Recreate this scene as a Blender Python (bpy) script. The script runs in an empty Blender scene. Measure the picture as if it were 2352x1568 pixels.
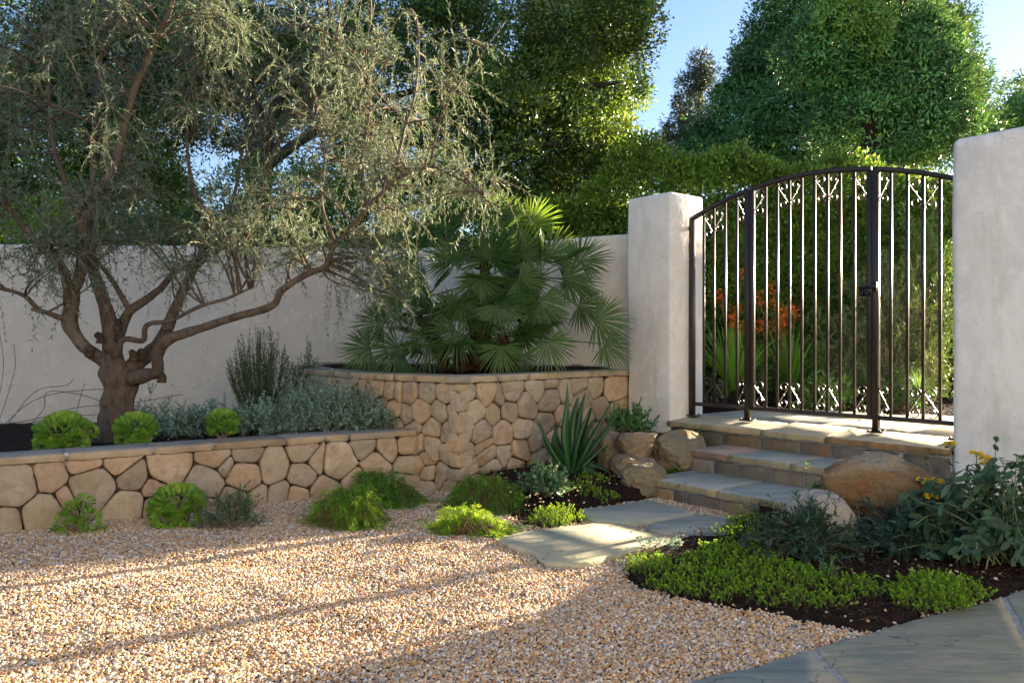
import bpy, math, random
import numpy as np
from mathutils import Vector
R = math.radians
rng = np.random.default_rng(7)
random.seed(7)
S = bpy.context.scene
COL = S.collection

# ------------------------------------------------------------------ camera
CZ = 1.25
cd = bpy.data.cameras.new("camera"); cam = bpy.data.objects.new("camera", cd); COL.objects.link(cam)
cam.location = (0, 0, CZ); cam.rotation_euler = (R(90), 0, 0)
cd.lens = 28.0; cd.sensor_width = 36.0; cd.clip_end = 3000; cd.clip_start = 0.05
S.camera = cam

# ------------------------------------------------------------------ light
SUN_AZ = 55.0      # degrees clockwise from +Y
SUN_EL = 11.8
w = bpy.data.worlds.new("World"); S.world = w; w.use_nodes = True
nt = w.node_tree; bg = nt.nodes["Background"]
sky = nt.nodes.new("ShaderNodeTexSky"); sky.sky_type = 'NISHITA'; sky.sun_disc = False
sky.sun_elevation = R(SUN_EL); sky.sun_rotation = R(SUN_AZ)
sky.air_density = 1.0; sky.dust_density = 0.3; sky.ozone_density = 3.0; sky.altitude = 50
tint = nt.nodes.new("ShaderNodeMix"); tint.data_type = 'RGBA'; tint.blend_type = 'MULTIPLY'; tint.inputs[0].default_value = 1.0
tint.inputs[7].default_value = (1.0, .87, .90, 1)
nt.links.new(sky.outputs[0], tint.inputs[6]); nt.links.new(tint.outputs[2], bg.inputs[0]); bg.inputs[1].default_value = 0.05
ld = bpy.data.lights.new("sun", 'SUN'); sun = bpy.data.objects.new("sun", ld); COL.objects.link(sun)
ld.energy = 5.0; ld.angle = R(0.7); ld.color = (1.0, 0.83, 0.60)
_sd = Vector((math.sin(R(SUN_AZ)) * math.cos(R(SUN_EL)), math.cos(R(SUN_AZ)) * math.cos(R(SUN_EL)), math.sin(R(SUN_EL))))
sun.rotation_euler = _sd.to_track_quat('Z', 'Y').to_euler()
sun.location = (12, 10, 8)
S.view_settings.view_transform = 'Standard'; S.view_settings.look = 'None'
S.view_settings.exposure = 2.88; S.view_settings.gamma = 1.0
try:
    S.cycles.max_bounces = 8; S.cycles.diffuse_bounces = 4; S.cycles.transmission_bounces = 5
    S.cycles.transparent_max_bounces = 6; S.cycles.caustics_reflective = False; S.cycles.caustics_refractive = False
except Exception:
    pass

# ------------------------------------------------------------------ pixel -> world helpers (photo measured at 2352 px wide)
F = 1829.0
def at(u, v, D):
    return np.array([(u - 1176) / F * D, D, CZ - (v - 784) / F * D])
def atz(u, v, z=0.0):
    D = (CZ - z) * F / (v - 784)
    return np.array([(u - 1176) / F * D, D, z])
def nrm(a):
    a = np.asarray(a, float)
    return a / np.maximum(np.linalg.norm(a, axis=-1, keepdims=True), 1e-9)
# gate frame: P = front right corner of left pillar, SV along the gate (to the right, nearer), BV to the back
P0 = np.array([1.525, 7.66, 0.0]); SV = np.array([.62, -.785, 0.0]); BV = np.array([.785, .62, 0.0])
SV = SV / np.linalg.norm(SV); BV = BV / np.linalg.norm(BV); ZV = np.array([0, 0, 1.0])
def G(s, b, z):
    return P0 + SV * s + BV * b + ZV * z

# ------------------------------------------------------------------ mesh builder
class MB:
    def __init__(s):
        s.v = []; s.f = []; s.c = []; s.n = 0
    def add(s, v, faces, col=(1, 1, 1)):
        v = np.asarray(v, float).reshape(-1, 3)
        c = np.asarray(col, float)
        if c.ndim == 1: c = np.tile(c, (len(v), 1))
        if not isinstance(faces, list): faces = [faces]
        elif isinstance(faces[0], (int, np.integer)): faces = [faces]
        elif len(faces) and isinstance(faces[0], list) and False: pass
        for f in faces:
            if isinstance(f, np.ndarray) and f.ndim == 2:
                s.f.append(f + s.n)
            else:
                s.f.append(np.array([f]) + s.n)
        s.v.append(v); s.c.append(c); s.n += len(v)
        return s
    def build(s, name, mat, parent=None, smooth=False, loc=None):
        v = np.concatenate(s.v); c = np.concatenate(s.c)
        org = np.zeros(3)
        if parent is None:
            org = np.array([v[:, 0].mean(), v[:, 1].mean(), v[:, 2].min()])
            if loc is not None: org = np.asarray(loc, float)
        elif parent is not None:
            org = np.array(WORLD.get(parent.name, (0, 0, 0)), float)
        me = bpy.data.meshes.new(name)
        nl = sum(f.size for f in s.f); nf = sum(len(f) for f in s.f)
        me.vertices.add(len(v)); me.vertices.foreach_set("co", (v - org).astype(np.float32).ravel())
        me.loops.add(nl); me.polygons.add(nf)
        li = np.concatenate([f.ravel() for f in s.f]).astype(np.int32)
        tot = np.concatenate([np.full(len(f), f.shape[1]) for f in s.f]).astype(np.int32)
        st = np.concatenate([[0], np.cumsum(tot)[:-1]]).astype(np.int32)
        me.loops.foreach_set("vertex_index", li)
        me.polygons.foreach_set("loop_start", st)
        try: me.polygons.foreach_set("loop_total", tot)
        except Exception: pass
        me.update(calc_edges=True); me.validate()
        if smooth:
            me.polygons.foreach_set("use_smooth", np.ones(len(me.polygons), bool))
        a = me.color_attributes.new("Col", 'FLOAT_COLOR', 'POINT')
        cc = np.ones((len(v), 4), np.float32); cc[:, :3] = c
        if len(me.vertices) == len(v): a.data.foreach_set("color", cc.ravel())
        me.materials.append(mat)
        o = bpy.data.objects.new(name, me); COL.objects.link(o)
        if parent is None:
            o.location = org; WORLD[o.name] = tuple(org)
        else:
            o.parent = parent; WORLD[o.name] = tuple(org)
        return o
WORLD = {}
def tag(o, label=None, cat=None, group=None, kind=None):
    if label: o['label'] = label
    if cat: o['category'] = cat
    if group: o['group'] = group
    if kind: o['kind'] = kind
    return o
def empty(name, loc, label, cat, group=None):
    o = bpy.data.objects.new(name, None); COL.objects.link(o); o.location = tuple(float(x) for x in loc)
    o.empty_display_size = 0.1
    WORLD[o.name] = tuple(float(x) for x in loc)
    return tag(o, label, cat, group)

# ------------------------------------------------------------------ primitives (vectorised)
def obox(mb, c, ax, ay, az, col=(1, 1, 1), bev=0.0):
    """oriented box centre c, half-vectors ax ay az"""
    c = np.asarray(c, float)
    if bev <= 0:
        v = [c + sx * ax + sy * ay + sz * az for sx in (-1, 1) for sy in (-1, 1) for sz in (-1, 1)]
        f = np.array([[0, 1, 3, 2], [4, 6, 7, 5], [0, 4, 5, 1], [2, 3, 7, 6], [0, 2, 6, 4], [1, 5, 7, 3]])
        mb.add(v, f, col); return
    lx, ly = np.linalg.norm(ax), np.linalg.norm(ay)
    kx, ky = bev / lx, bev / ly
    ring = [(1 - kx, 1), (-1 + kx, 1), (-1, 1 - ky), (-1, -1 + ky), (-1 + kx, -1), (1 - kx, -1), (1, -1 + ky), (1, 1 - ky)]
    v = [c + x * ax + y * ay + z * az for z in (-1, 1) for x, y in ring]
    f = np.array([[i, (i + 1) % 8, (i + 1) % 8 + 8, i + 8] for i in range(8)])
    mb.add(v, [f, list(range(7, -1, -1)), list(range(8, 16))], col)
def tubes(mb, paths, rad, sides=3, col=(1, 1, 1), cap=False):
    """paths (N,K,3), rad (N,K)"""
    paths = np.asarray(paths, float)
    N, K, _ = paths.shape
    rad = np.broadcast_to(np.asarray(rad, float), (N, K))
    T = np.gradient(paths, axis=1); T = nrm(T)
    ref = np.where(np.abs(T[:, :1, 2:3]) > .9, np.array([1., 0, 0]), np.array([0, 0, 1.]))
    ref = np.broadcast_to(ref, T.shape)
    a = nrm(np.cross(T, ref)); b = np.cross(T, a)
    th = np.arange(sides) * 2 * np.pi / sides
    ring = (paths[:, :, None, :] + rad[:, :, None, None] * (np.cos(th)[None, None, :, None] * a[:, :, None, :] + np.sin(th)[None, None, :, None] * b[:, :, None, :]))
    v = ring.reshape(-1, 3)
    i0 = np.arange(N)[:, None, None] * K * sides + np.arange(K - 1)[None, :, None] * sides
    k = np.arange(sides)[None, None, :]; k2 = (k + 1) % sides
    f = np.stack([i0 + k, i0 + k2, i0 + sides + k2, i0 + sides + k], -1).reshape(-1, 4)
    c = np.asarray(col, float)
    if c.ndim == 2: c = np.repeat(c, K * sides, axis=0)
    faces = [f]
    if cap and N == 1:
        faces += [list(range(sides - 1, -1, -1)), list(range((K - 1) * sides, K * sides))]
    mb.add(v, faces, c)
def leaves(mb, P, D, Nn, L, W, col=(1, 1, 1), fold=.15, wide=.45, bend=0.0, rich=False):
    D = np.asarray(D, float); P = np.broadcast_to(np.asarray(P, float), D.shape); n = len(P)
    if n == 0: return
    D = nrm(D); side = nrm(np.cross(D, Nn)); Nn = np.cross(side, D)
    L = np.broadcast_to(np.asarray(L, float), (n,))[:, None]; W = np.broadcast_to(np.asarray(W, float), (n,))[:, None]
    c = np.asarray(col, float)
    if c.ndim == 1: c = np.tile(c, (n, 1))
    g = np.array([0, 0, -1.0])
    if not rich:
        m = P + D * L * wide + g * bend * L * .3
        v = np.stack([P, m + side * W * .5 + Nn * W * fold, P + D * L + g * bend * L, m - side * W * .5 + Nn * W * fold], 1)
        base = np.arange(n)[:, None] * 4
        f = np.concatenate([base + [0, 1, 2], base + [0, 2, 3]])
        mb.add(v.reshape(-1, 3), f, np.repeat(c, 4, 0))
    else:
        m1 = P + D * L * wide * .6 + g * bend * L * .08; m2 = P + D * L * (wide + .3) + g * bend * L * .45
        v = np.stack([P, m1 + side * W * .42 + Nn * W * fold, m2 + side * W * .40 + Nn * W * fold, P + D * L + g * bend * L,
                      m2 - side * W * .40 + Nn * W * fold, m1 - side * W * .42 + Nn * W * fold, m1, m2], 1)
        base = np.arange(n)[:, None] * 8
        t = np.concatenate([base + [0, 1, 6], base + [0, 6, 5], base + [2, 3, 7], base + [3, 4, 7]])
        q = np.concatenate([base + [1, 2, 7, 6], base + [6, 7, 4, 5]])
        mb.add(v.reshape(-1, 3), [t, q], np.repeat(c, 8, 0))
def bez(p0, p1, p2, K):
    t = np.linspace(0, 1, K)[None, :, None]
    p0, p1, p2 = (np.asarray(p, float)[:, None, :] for p in (p0, p1, p2))
    return (1 - t) ** 2 * p0 + 2 * t * (1 - t) * p1 + t * t * p2
def rvec(n):
    return nrm(rng.normal(size=(n, 3)))
def vary(n, col, amt=.25, hue=.08):
    k = np.exp(rng.normal(0, amt, (n, 1)))
    return np.clip(np.asarray(col) * k * np.exp(rng.normal(0, hue, (n, 3))), 0, 1.5)
def on_paths(paths, per, t0=.2, t1=1.0, jit=.5):
    """sample per points along each path -> pos, tangent, t"""
    N, K, _ = paths.shape
    t = t0 + (t1 - t0) * (np.arange(per)[None, :] + rng.uniform(-jit, jit, (N, per)) * .8 + .5) / per
    t = np.clip(t, 0, 1) * (K - 1); i = np.minimum(t.astype(int), K - 2); f = (t - i)[..., None]
    idx = np.arange(N)[:, None]
    a = paths[idx, i]; b = paths[idx, i + 1]
    return (a * (1 - f) + b * f).reshape(-1, 3), nrm(b - a).reshape(-1, 3), (t / (K - 1)).ravel()
def leafy(mb, paths, per, L, W, col, spread=50, t0=.2, cv=.22, lv=.25, droop=0., fold=.15, pairs=False, rich=False, bend=0., upn=0., hue=.08):
    P, T, t = on_paths(paths, per, t0)
    n = len(P)
    perp = nrm(np.cross(T, rvec(n)))
    if pairs: perp[1::2] = -perp[0::2][:len(perp[1::2])]
    a = R(spread) * (1 + rng.normal(0, .25, n))[:, None]
    D = nrm(T * np.cos(a) + perp * np.sin(a) + np.array([0, 0, -1.]) * droop)
    Nn = nrm(np.cross(D, np.cross(T, D)) + rng.normal(0, .35, (n, 3)) + np.array([0, 0, 1.]) * upn)
    leaves(mb, P, D, Nn, L * (1 + rng.normal(0, lv, n)).clip(.4, 1.6), W * (1 + rng.normal(0, .15, n)).clip(.5, 1.5), vary(n, col, cv, hue), fold, bend=bend, rich=rich)
def crom(pts, K=8):
    p = np.asarray(pts, float); p = np.vstack([2 * p[0] - p[1], p, 2 * p[-1] - p[-2]])
    out = []
    for i in range(1, len(p) - 2):
        t = np.linspace(0, 1, K, endpoint=False)[:, None]
        a, b, c, d = p[i - 1], p[i], p[i + 1], p[i + 2]
        out.append(.5 * ((2 * b) + (-a + c) * t + (2 * a - 5 * b + 4 * c - d) * t ** 2 + (-a + 3 * b - 3 * c + d) * t ** 3))
    out.append(p[-2][None]); return np.concatenate(out)
def vnoise(p, seed=0):
    """cheap smooth pseudo-noise on points, -1..1"""
    r = np.random.default_rng(seed); o = np.zeros(len(p))
    for k in range(6):
        d = nrm(r.normal(size=3)) * r.uniform(.6, 1.5); o += np.sin(p @ d * 2 + r.uniform(0, 6.3) + .8 * np.sin(p @ nrm(r.normal(size=3)) * 1.7 + r.uniform(0, 6.3)))
    return o / 3.5
def branch(mb, pts, rads, sides=10, gn=.12, col=(1, 1, 1), seed=0):
    c = crom(pts, 7); r = np.interp(np.linspace(0, 1, len(c)), np.linspace(0, 1, len(rads)), rads)
    tubes(mb, c[None], r[None], sides, col, cap=True)
    v = mb.v[-1]
    cen = np.repeat(c, sides, axis=0)
    d = v - cen
    k = 1 + gn * vnoise(v * 14, seed) + gn * .7 * vnoise(v * np.array([40, 40, 9.]), seed + 1)
    mb.v[-1] = cen + d * k[:, None]
    return c, r
def inpoly(px, py, poly):
    poly = np.asarray(poly, float); x, y = poly[:, 0], poly[:, 1]; ins = np.zeros(len(px), bool)
    j = len(poly) - 1
    for i in range(len(poly)):
        cond = ((y[i] > py) != (y[j] > py)) & (px < (x[j] - x[i]) * (py - y[i]) / (y[j] - y[i] + 1e-12) + x[i])
        ins ^= cond; j = i
    return ins
def samp_poly(poly, n):
    poly = np.asarray(poly)[:, :2]; lo, hi = poly.min(0), poly.max(0); out = np.zeros((0, 2))
    while len(out) < n:
        p = rng.uniform(lo, hi, (n * 2, 2)); p = p[inpoly(p[:, 0], p[:, 1], poly)]; out = np.vstack([out, p])
    return out[:n]

# ------------------------------------------------------------------ materials
def mat(name, base, rough=.85, spec=.3, vcol=True, noises=(), bumps=(), metal=0., coord='Object', sheen=0):
    m = bpy.data.materials.new(name); m.use_nodes = True; t = m.node_tree; N = t.nodes; Lk = t.links
    b = N["Principled BSDF"]; b.inputs["Roughness"].default_value = rough; b.inputs["Metallic"].default_value = metal
    b.inputs["Specular IOR Level"].default_value = spec
    tc = N.new("ShaderNodeTexCoord"); co = N.new("ShaderNodeNewGeometry").outputs["Position"] if coord == 'World' else tc.outputs[coord]
    rgb = N.new("ShaderNodeRGB"); rgb.outputs[0].default_value = (*base, 1); cur = rgb.outputs[0]
    for (sc, col, lo, hi, *rest) in noises:
        kind = rest[0] if rest else 'noise'; stretch = rest[1] if len(rest) > 1 else None
        src = co
        if stretch:
            mp = N.new("ShaderNodeMapping"); mp.inputs["Scale"].default_value = stretch; Lk.new(co, mp.inputs[0]); src = mp.outputs[0]
        if kind == 'noise':
            n = N.new("ShaderNodeTexNoise"); n.inputs["Scale"].default_value = sc; n.inputs["Detail"].default_value = 6; n.inputs["Roughness"].default_value = .62; o = n.outputs[0]
        else:
            n = N.new("ShaderNodeTexVoronoi"); n.inputs["Scale"].default_value = sc; o = n.outputs["Distance"]
        if kind == 'crack':
            n.feature = 'DISTANCE_TO_EDGE'; o = n.outputs["Distance"]
            dn = N.new("ShaderNodeTexNoise"); dn.inputs["Scale"].default_value = sc * 2.2; dn.inputs["Detail"].default_value = 5; Lk.new(src, dn.inputs["Vector"])
            vm = N.new("ShaderNodeVectorMath"); vm.operation = 'SCALE'; vm.inputs["Scale"].default_value = .55 / sc; Lk.new(dn.outputs["Color"], vm.inputs[0])
            va = N.new("ShaderNodeVectorMath"); va.operation = 'ADD'; Lk.new(src, va.inputs[0]); Lk.new(vm.outputs[0], va.inputs[1]); src = va.outputs[0]
        Lk.new(src, n.inputs["Vector"])
        mr = N.new("ShaderNodeMapRange"); mr.inputs[1].default_value = lo; mr.inputs[2].default_value = hi; Lk.new(o, mr.inputs[0])
        if kind == 'crack':
            mk = N.new("ShaderNodeTexNoise"); mk.inputs["Scale"].default_value = sc * .9; Lk.new(co, mk.inputs["Vector"])
            m2 = N.new("ShaderNodeMapRange"); m2.inputs[1].default_value = .48; m2.inputs[2].default_value = .56; Lk.new(mk.outputs[0], m2.inputs[0])
            mm = N.new("ShaderNodeMath"); mm.operation = 'MULTIPLY'; Lk.new(mr.outputs[0], mm.inputs[0]); Lk.new(m2.outputs[0], mm.inputs[1]); fac = mm.outputs[0]
        else: fac = mr.outputs[0]
        mx = N.new("ShaderNodeMix"); mx.data_type = 'RGBA'; Lk.new(fac, mx.inputs[0]); Lk.new(cur, mx.inputs[6]); mx.inputs[7].default_value = (*col, 1); cur = mx.outputs[2]
    if vcol:
        at_ = N.new("ShaderNodeAttribute"); at_.attribute_name = "Col"
        mx = N.new("ShaderNodeMix"); mx.data_type = 'RGBA'; mx.blend_type = 'MULTIPLY'; mx.inputs[0].default_value = 1
        Lk.new(cur, mx.inputs[6]); Lk.new(at_.outputs[0], mx.inputs[7]); cur = mx.outputs[2]
    Lk.new(cur, b.inputs["Base Color"])
    prev = None
    for (sc, strength, dist, *rest) in bumps:
        kind = rest[0] if rest else 'noise'
        if kind == 'noise':
            n = N.new("ShaderNodeTexNoise"); n.inputs["Scale"].default_value = sc; n.inputs["Detail"].default_value = 5; o = n.outputs[0]
        else:
            n = N.new("ShaderNodeTexVoronoi"); n.inputs["Scale"].default_value = sc; o = n.outputs["Distance"]
        src = co
        if len(rest) > 1:
            mp = N.new("ShaderNodeMapping"); mp.inputs["Scale"].default_value = rest[1]; Lk.new(co, mp.inputs[0]); src = mp.outputs[0]
        Lk.new(src, n.inputs["Vector"])
        bp = N.new("ShaderNodeBump"); bp.inputs["Strength"].default_value = strength; bp.inputs["Distance"].default_value = dist
        Lk.new(o, bp.inputs["Height"])
        if prev: Lk.new(prev, bp.inputs["Normal"])
        prev = bp.outputs[0]
    if prev: Lk.new(prev, b.inputs["Normal"])
    return m
def leafmat(name, base, trans=.35, tcol=None, rough=.5, spec=.4):
    m = bpy.data.materials.new(name); m.use_nodes = True; t = m.node_tree; N = t.nodes; Lk = t.links
    b = N["Principled BSDF"]; b.inputs["Roughness"].default_value = rough; b.inputs["Specular IOR Level"].default_value = spec
    at_ = N.new("ShaderNodeAttribute"); at_.attribute_name = "Col"
    def mul(c):
        mx = N.new("ShaderNodeMix"); mx.data_type = 'RGBA'; mx.blend_type = 'MULTIPLY'; mx.inputs[0].default_value = 1
        mx.inputs[6].default_value = (*c, 1); Lk.new(at_.outputs[0], mx.inputs[7]); return mx.outputs[2]
    Lk.new(mul(base), b.inputs["Base Color"])
    tr = N.new("ShaderNodeBsdfTranslucent"); tc = tcol or (base[0] * 2.2, base[1] * 2.0, base[2] * .7)
    Lk.new(mul(tc), tr.inputs[0])
    ms = N.new("ShaderNodeMixShader"); ms.inputs[0].default_value = trans
    Lk.new(b.outputs[0], ms.inputs[1]); Lk.new(tr.outputs[0], ms.inputs[2]); Lk.new(ms.outputs[0], N["Material Output"].inputs[0])
    return m

M_stucco = mat("stucco", (.85, .825, .755), .9, .2, False,
    noises=[(1.1, (.66, .64, .60), .40, .66), (2.5, (.72, .66, .57), .52, .72), (9, (.85, .82, .78), .5, .72), (38, (.46, .42, .37), .64, .76), (1.3, (.50, .47, .43), .0028, .0, 'crack'), (4, (.58, .54, .48), .54, .74, 'noise', (1, 1, .25))],
    bumps=[(5, .5, .03), (16, .35, .010), (60, .4, .004)], coord='World')
M_stucco2 = mat("stucco_wall", (.80, .695, .55), .9, .2, False,
    noises=[(1.3, (.74, .64, .51), .42, .68), (8, (.87, .79, .68), .52, .72), (26, (.46, .38, .30), .60, .76), (1.1, (.48, .42, .35), .0028, .0, 'crack'), (3, (.54, .48, .40), .58, .78, 'noise', (1, 1, .3))],
    bumps=[(5, .5, .03), (16, .35, .010), (60, .4, .004)], coord='World')
M_fill_house = mat("fill_house_stucco", (.44, .44, .44), .9, .2, False, noises=[(3, (.40, .40, .40), .45, .7)], bumps=[(50, .3, .004)], coord='World')
M_stone = mat("wall_stone", (.42, .325, .215), .85, .25, True,
    noises=[(5, (.50, .41, .31), .4, .65), (14, (.30, .235, .17), .52, .75), (3.2, (.48, .31, .18), .60, .74), (7, (.56, .49, .41), .62, .72), (60, (.22, .17, .13), .6, .85)],
    bumps=[(9, .5, .03), (45, .45, .008), (160, .3, .002)], coord='World')
M_mortar = mat("mortar", (.08, .058, .04), .95, .1, False, noises=[(20, (.05, .036, .025), .4, .7)], bumps=[(80, .4, .004)], coord='World')
M_flag = mat("flagstone", (.47, .435, .33), .8, .2, True,
    noises=[(1.4, (.36, .375, .27), .42, .62, 'noise', (1, 2.2, 1)), (2.2, (.54, .47, .36), .48, .70), (7, (.35, .34, .30), .48, .7, 'noise', (1, 3, 1)), (1.1, (.42, .31, .22), .60, .75), (40, (.26, .25, .23), .62, .8), (1.6, (.13, .12, .11), .011, .0, 'crack', (1, 2.6, 1)), (2.2, (.30, .33, .27), .50, .62, 'noise', (1, 4, 1))],
    bumps=[(4, .5, .02, 'noise', (1, 3.5, 1)), (35, .4, .005), (150, .25, .0015)], coord='World')
M_riser = mat("riser_stone", (.34, .29, .22), .85, .25, True, noises=[(6, (.24, .22, .19), .42, .6), (3, (.40, .27, .17), .55, .7), (30, (.15, .13, .11), .6, .8)], bumps=[(12, .8, .02), (60, .6, .005)], coord='World')
M_grout = mat("grout", (.42, .43, .43), .95, .1, False, noises=[(30, (.22, .22, .22), .4, .7)], bumps=[(90, .3, .003)], coord='World')
M_cap = mat("cap_stone", (.37, .33, .26), .8, .3, True,
    noises=[(3.5, (.26, .235, .19), .42, .66), (10, (.38, .33, .26), .5, .7), (2.2, (.27, .26, .25), .55, .7), (45, (.17, .14, .11), .6, .8)],
    bumps=[(6, .6, .03, 'noise', (1, 1, 4)), (40, .4, .006)], coord='World')
M_rock = mat("boulder_rock", (.30, .235, .155), .85, .25, True,
    noises=[(2.6, (.23, .19, .13), .42, .62), (5.5, (.34, .20, .095), .55, .70), (13, (.20, .16, .12), .54, .70), (60, (.15, .125, .10), .55, .72), (140, (.42, .35, .26), .58, .72)],
    bumps=[(6, .8, .07), (24, .8, .02), (110, .6, .005)], coord='World')
M_iron = mat("iron", (.036, .027, .022), .42, .45, False, bumps=[(60, .06, .002)], metal=.15)
M_iron2 = mat("black_latch_metal", (.012, .012, .014), .35, .5, False, metal=.3)
M_bark = mat("olive_bark", (.135, .100, .072), .9, .2, True,
    noises=[(9, (.085, .065, .05), .42, .66), (3, (.19, .155, .12), .5, .7), (30, (.045, .036, .03), .52, .7, 'noise', (1, 1, .25))], bumps=[(22, 1., .04, 'noise', (1, 1, .35)), (90, .4, .004)], coord='World')
M_darkbark = mat("dark_bark", (.05, .04, .032), .9, .2, True, noises=[(6, (.03, .022, .018), .4, .7)], bumps=[(18, .7, .03)], coord='World')
M_hcore = mat("hedge_core", (.03, .045, .015), .9, .1, False, noises=[(9, (.015, .02, .01), .4, .6)], bumps=[(14, 1.0, .08)], coord='World')
M_twig = mat("twig", (.22, .17, .12), .85, .2, True)
M_mulch = mat("mulch", (.040, .026, .019), .95, .1, False, noises=[(40, (.016, .010, .008), .4, .6), (120, (.075, .050, .036), .58, .75)], bumps=[(70, .9, .02), (200, .6, .006)], coord='World')
M_chip = mat("wood_chip", (.075, .045, .030), .9, .15, True)
M_gravbase = mat("gravel_bed", (.22, .17, .125), .95, .1, False, noises=[(90, (.10, .07, .05), .2, .5, 'vor'), (50, (.30, .24, .18), .5, .7)], bumps=[(90, .9, .01, 'vor')], coord='World')
M_earth = mat("earth", (.075, .065, .04), .95, .1, False, noises=[(.6, (.06, .075, .03), .4, .65), (8, (.05, .035, .022), .5, .7)], bumps=[(25, .6, .03)], coord='World')

L_olive = leafmat("olive_leaf", (.108, .158, .110), .18, (.26, .33, .14), .6, .25)
L_big = leafmat("broad_leaf", (.070, .118, .030), .32, (.28, .38, .045), .33, .5)
L_hedge = leafmat("hedge_leaf", (.135, .235, .045), .30, (.24, .32, .03), .38, .45)
L_far = leafmat("far_leaf", (.115, .255, .085), .25, (.13, .20, .04), .42, .45)
L_conifer = leafmat("conifer_needle", (.045, .065, .045), .15, None, .6, .3)
L_palm = leafmat("palm_leaf", (.050, .110, .028), .30, (.30, .46, .05), .40, .45)
L_succ = leafmat("succulent_leaf", (.15, .30, .035), .18, (.30, .52, .05), .42, .4)
L_aloe = leafmat("aloe_leaf", (.030, .095, .030), .06, None, .38, .45)
L_sedum = leafmat("sedum_leaf", (.20, .38, .02), .28, (.44, .62, .05), .5, .35)
L_feather = leafmat("feathery_leaf", (.11, .225, .025), .32, (.38, .52, .05), .45, .35)
L_silver = leafmat("silver_leaf", (.21, .33, .27), .15, (.3, .36, .26), .85, .1)
L_rose = leafmat("needle_leaf", (.085, .115, .065), .15, None, .6, .3)
L_dark = leafmat("dark_shrub_leaf", (.035, .075, .050), .18, (.12, .22, .06), .40, .4)
L_green = leafmat("green_shrub_leaf", (.11, .19, .085), .22, (.26, .36, .12), .5, .35)
L_phlo = leafmat("soft_leaf", (.060, .120, .070), .18, (.16, .26, .10), .75, .15)
L_strap = leafmat("strap_leaf", (.10, .20, .035), .38, (.46, .62, .07), .42, .4)
L_orange = leafmat("orange_flower", (.80, .16, .03), .35, (.95, .30, .05), .6, .2)
L_yellow = leafmat("yellow_flower", (.78, .52, .02), .30, (.9, .65, .04), .6, .2)
L_stem = leafmat("green_stem", (.17, .21, .10), .05, None, .7, .2)
L_grass = leafmat("grass_blade", (.07, .12, .04), .30, (.28, .38, .08), .5, .3)

# ------------------------------------------------------------------ terrain
gp = np.array([[-400, -60], [400, -60], [400, 900], [-400, 900]], float)
mb = MB(); mb.add([[x, y, -.05] for x, y in gp], [0, 1, 2, 3]); tag(mb.build("ground", M_earth), kind='structure')

# polygons on the yard floor (measured)
def zpoly(pts, z=0.): return np.array([atz(u, v, z)[:2] for u, v in pts])
BED_R = np.vstack([zpoly([(1432, 1325), (1440, 1290), (1500, 1262), (1575, 1243), (1668, 1240), (1690, 1216), (1740, 1190)]),
                   [[1.95, 5.5], [2.9, 5.85], [4.6, 3.9], [4.3, 3.0]],
                   zpoly([(2500, 1320), (2352, 1359), (2235, 1395), (2131, 1419), (2027, 1451), (1960, 1452), (1880, 1435), (1780, 1412), (1650, 1392), (1540, 1372), (1470, 1350)])])
BED_L = np.vstack([zpoly([(1120, 1140), (1165, 1180), (1195, 1200), (1235, 1213), (1290, 1212), (1345, 1199), (1338, 1170), (1420, 1154), (1487, 1145)]), [[1.25, 6.8], [1.45, 7.5], [1.1, 8.0], [-.3, 6.75]]])
PAVE = np.vstack([zpoly([(1587, 1568), (1743, 1531), (1863, 1493), (2027, 1449), (2131, 1417), (2235, 1393), (2351, 1357), (2600, 1290)]), [[5.2, 3.2], [5.2, .5], [.2, .5], [.35, 2.2]]])
SLAB3 = zpoly([(1144, 1238), (1165, 1228), (1199, 1220), (1245, 1214), (1285, 1209), (1361, 1200), (1433, 1202), (1471, 1213), (1511, 1225), (1547, 1237), (1530, 1246), (1495, 1254), (1452, 1262), (1415, 1270), (1385, 1281), (1361, 1290), (1320, 1293), (1289, 1292), (1252, 1288), (1236, 1278), (1234, 1267), (1205, 1258), (1180, 1253)], .035)
SLAB1 = zpoly([(1330, 1176), (1340, 1168), (1380, 1162), (1411, 1159), (1450, 1152), (1487, 1146), (1545, 1160), (1600, 1174), (1570, 1182), (1543, 1187), (1500, 1194), (1463, 1197), (1411, 1197), (1370, 1191), (1345, 1183)], .035)
SLAB2 = zpoly([(1483, 1205), (1510, 1196), (1543, 1190), (1603, 1179), (1651, 1184), (1727, 1197), (1712, 1207), (1691, 1217), (1680, 1230), (1667, 1239), (1619, 1240), (1571, 1227), (1523, 1221), (1491, 1213)], .035)

# gravel bed sheet
mb = MB()
gx = np.linspace(-9, 6, 260); gy = np.linspace(-1.5, 9, 190); X, Y = np.meshgrid(gx, gy)
def hg(x, y):
    q = np.stack([x, y, 0 * x], -1).reshape(-1, 3)
    return (.008 * vnoise(q * 3.2, 41) + .006 * vnoise(q * 7.5, 42) + .003 * vnoise(q * 15, 43)).reshape(np.shape(x))
Z = hg(X, Y) - .004
idx = np.arange(X.size).reshape(X.shape)
f = np.stack([idx[:-1, :-1], idx[:-1, 1:], idx[1:, 1:], idx[1:, :-1]], -1).reshape(-1, 4)
mb.add(np.stack([X, Y, Z - .010], -1).reshape(-1, 3), f)
tag(mb.build("gravel_bed", M_gravbase, smooth=True), kind='structure')

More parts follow.
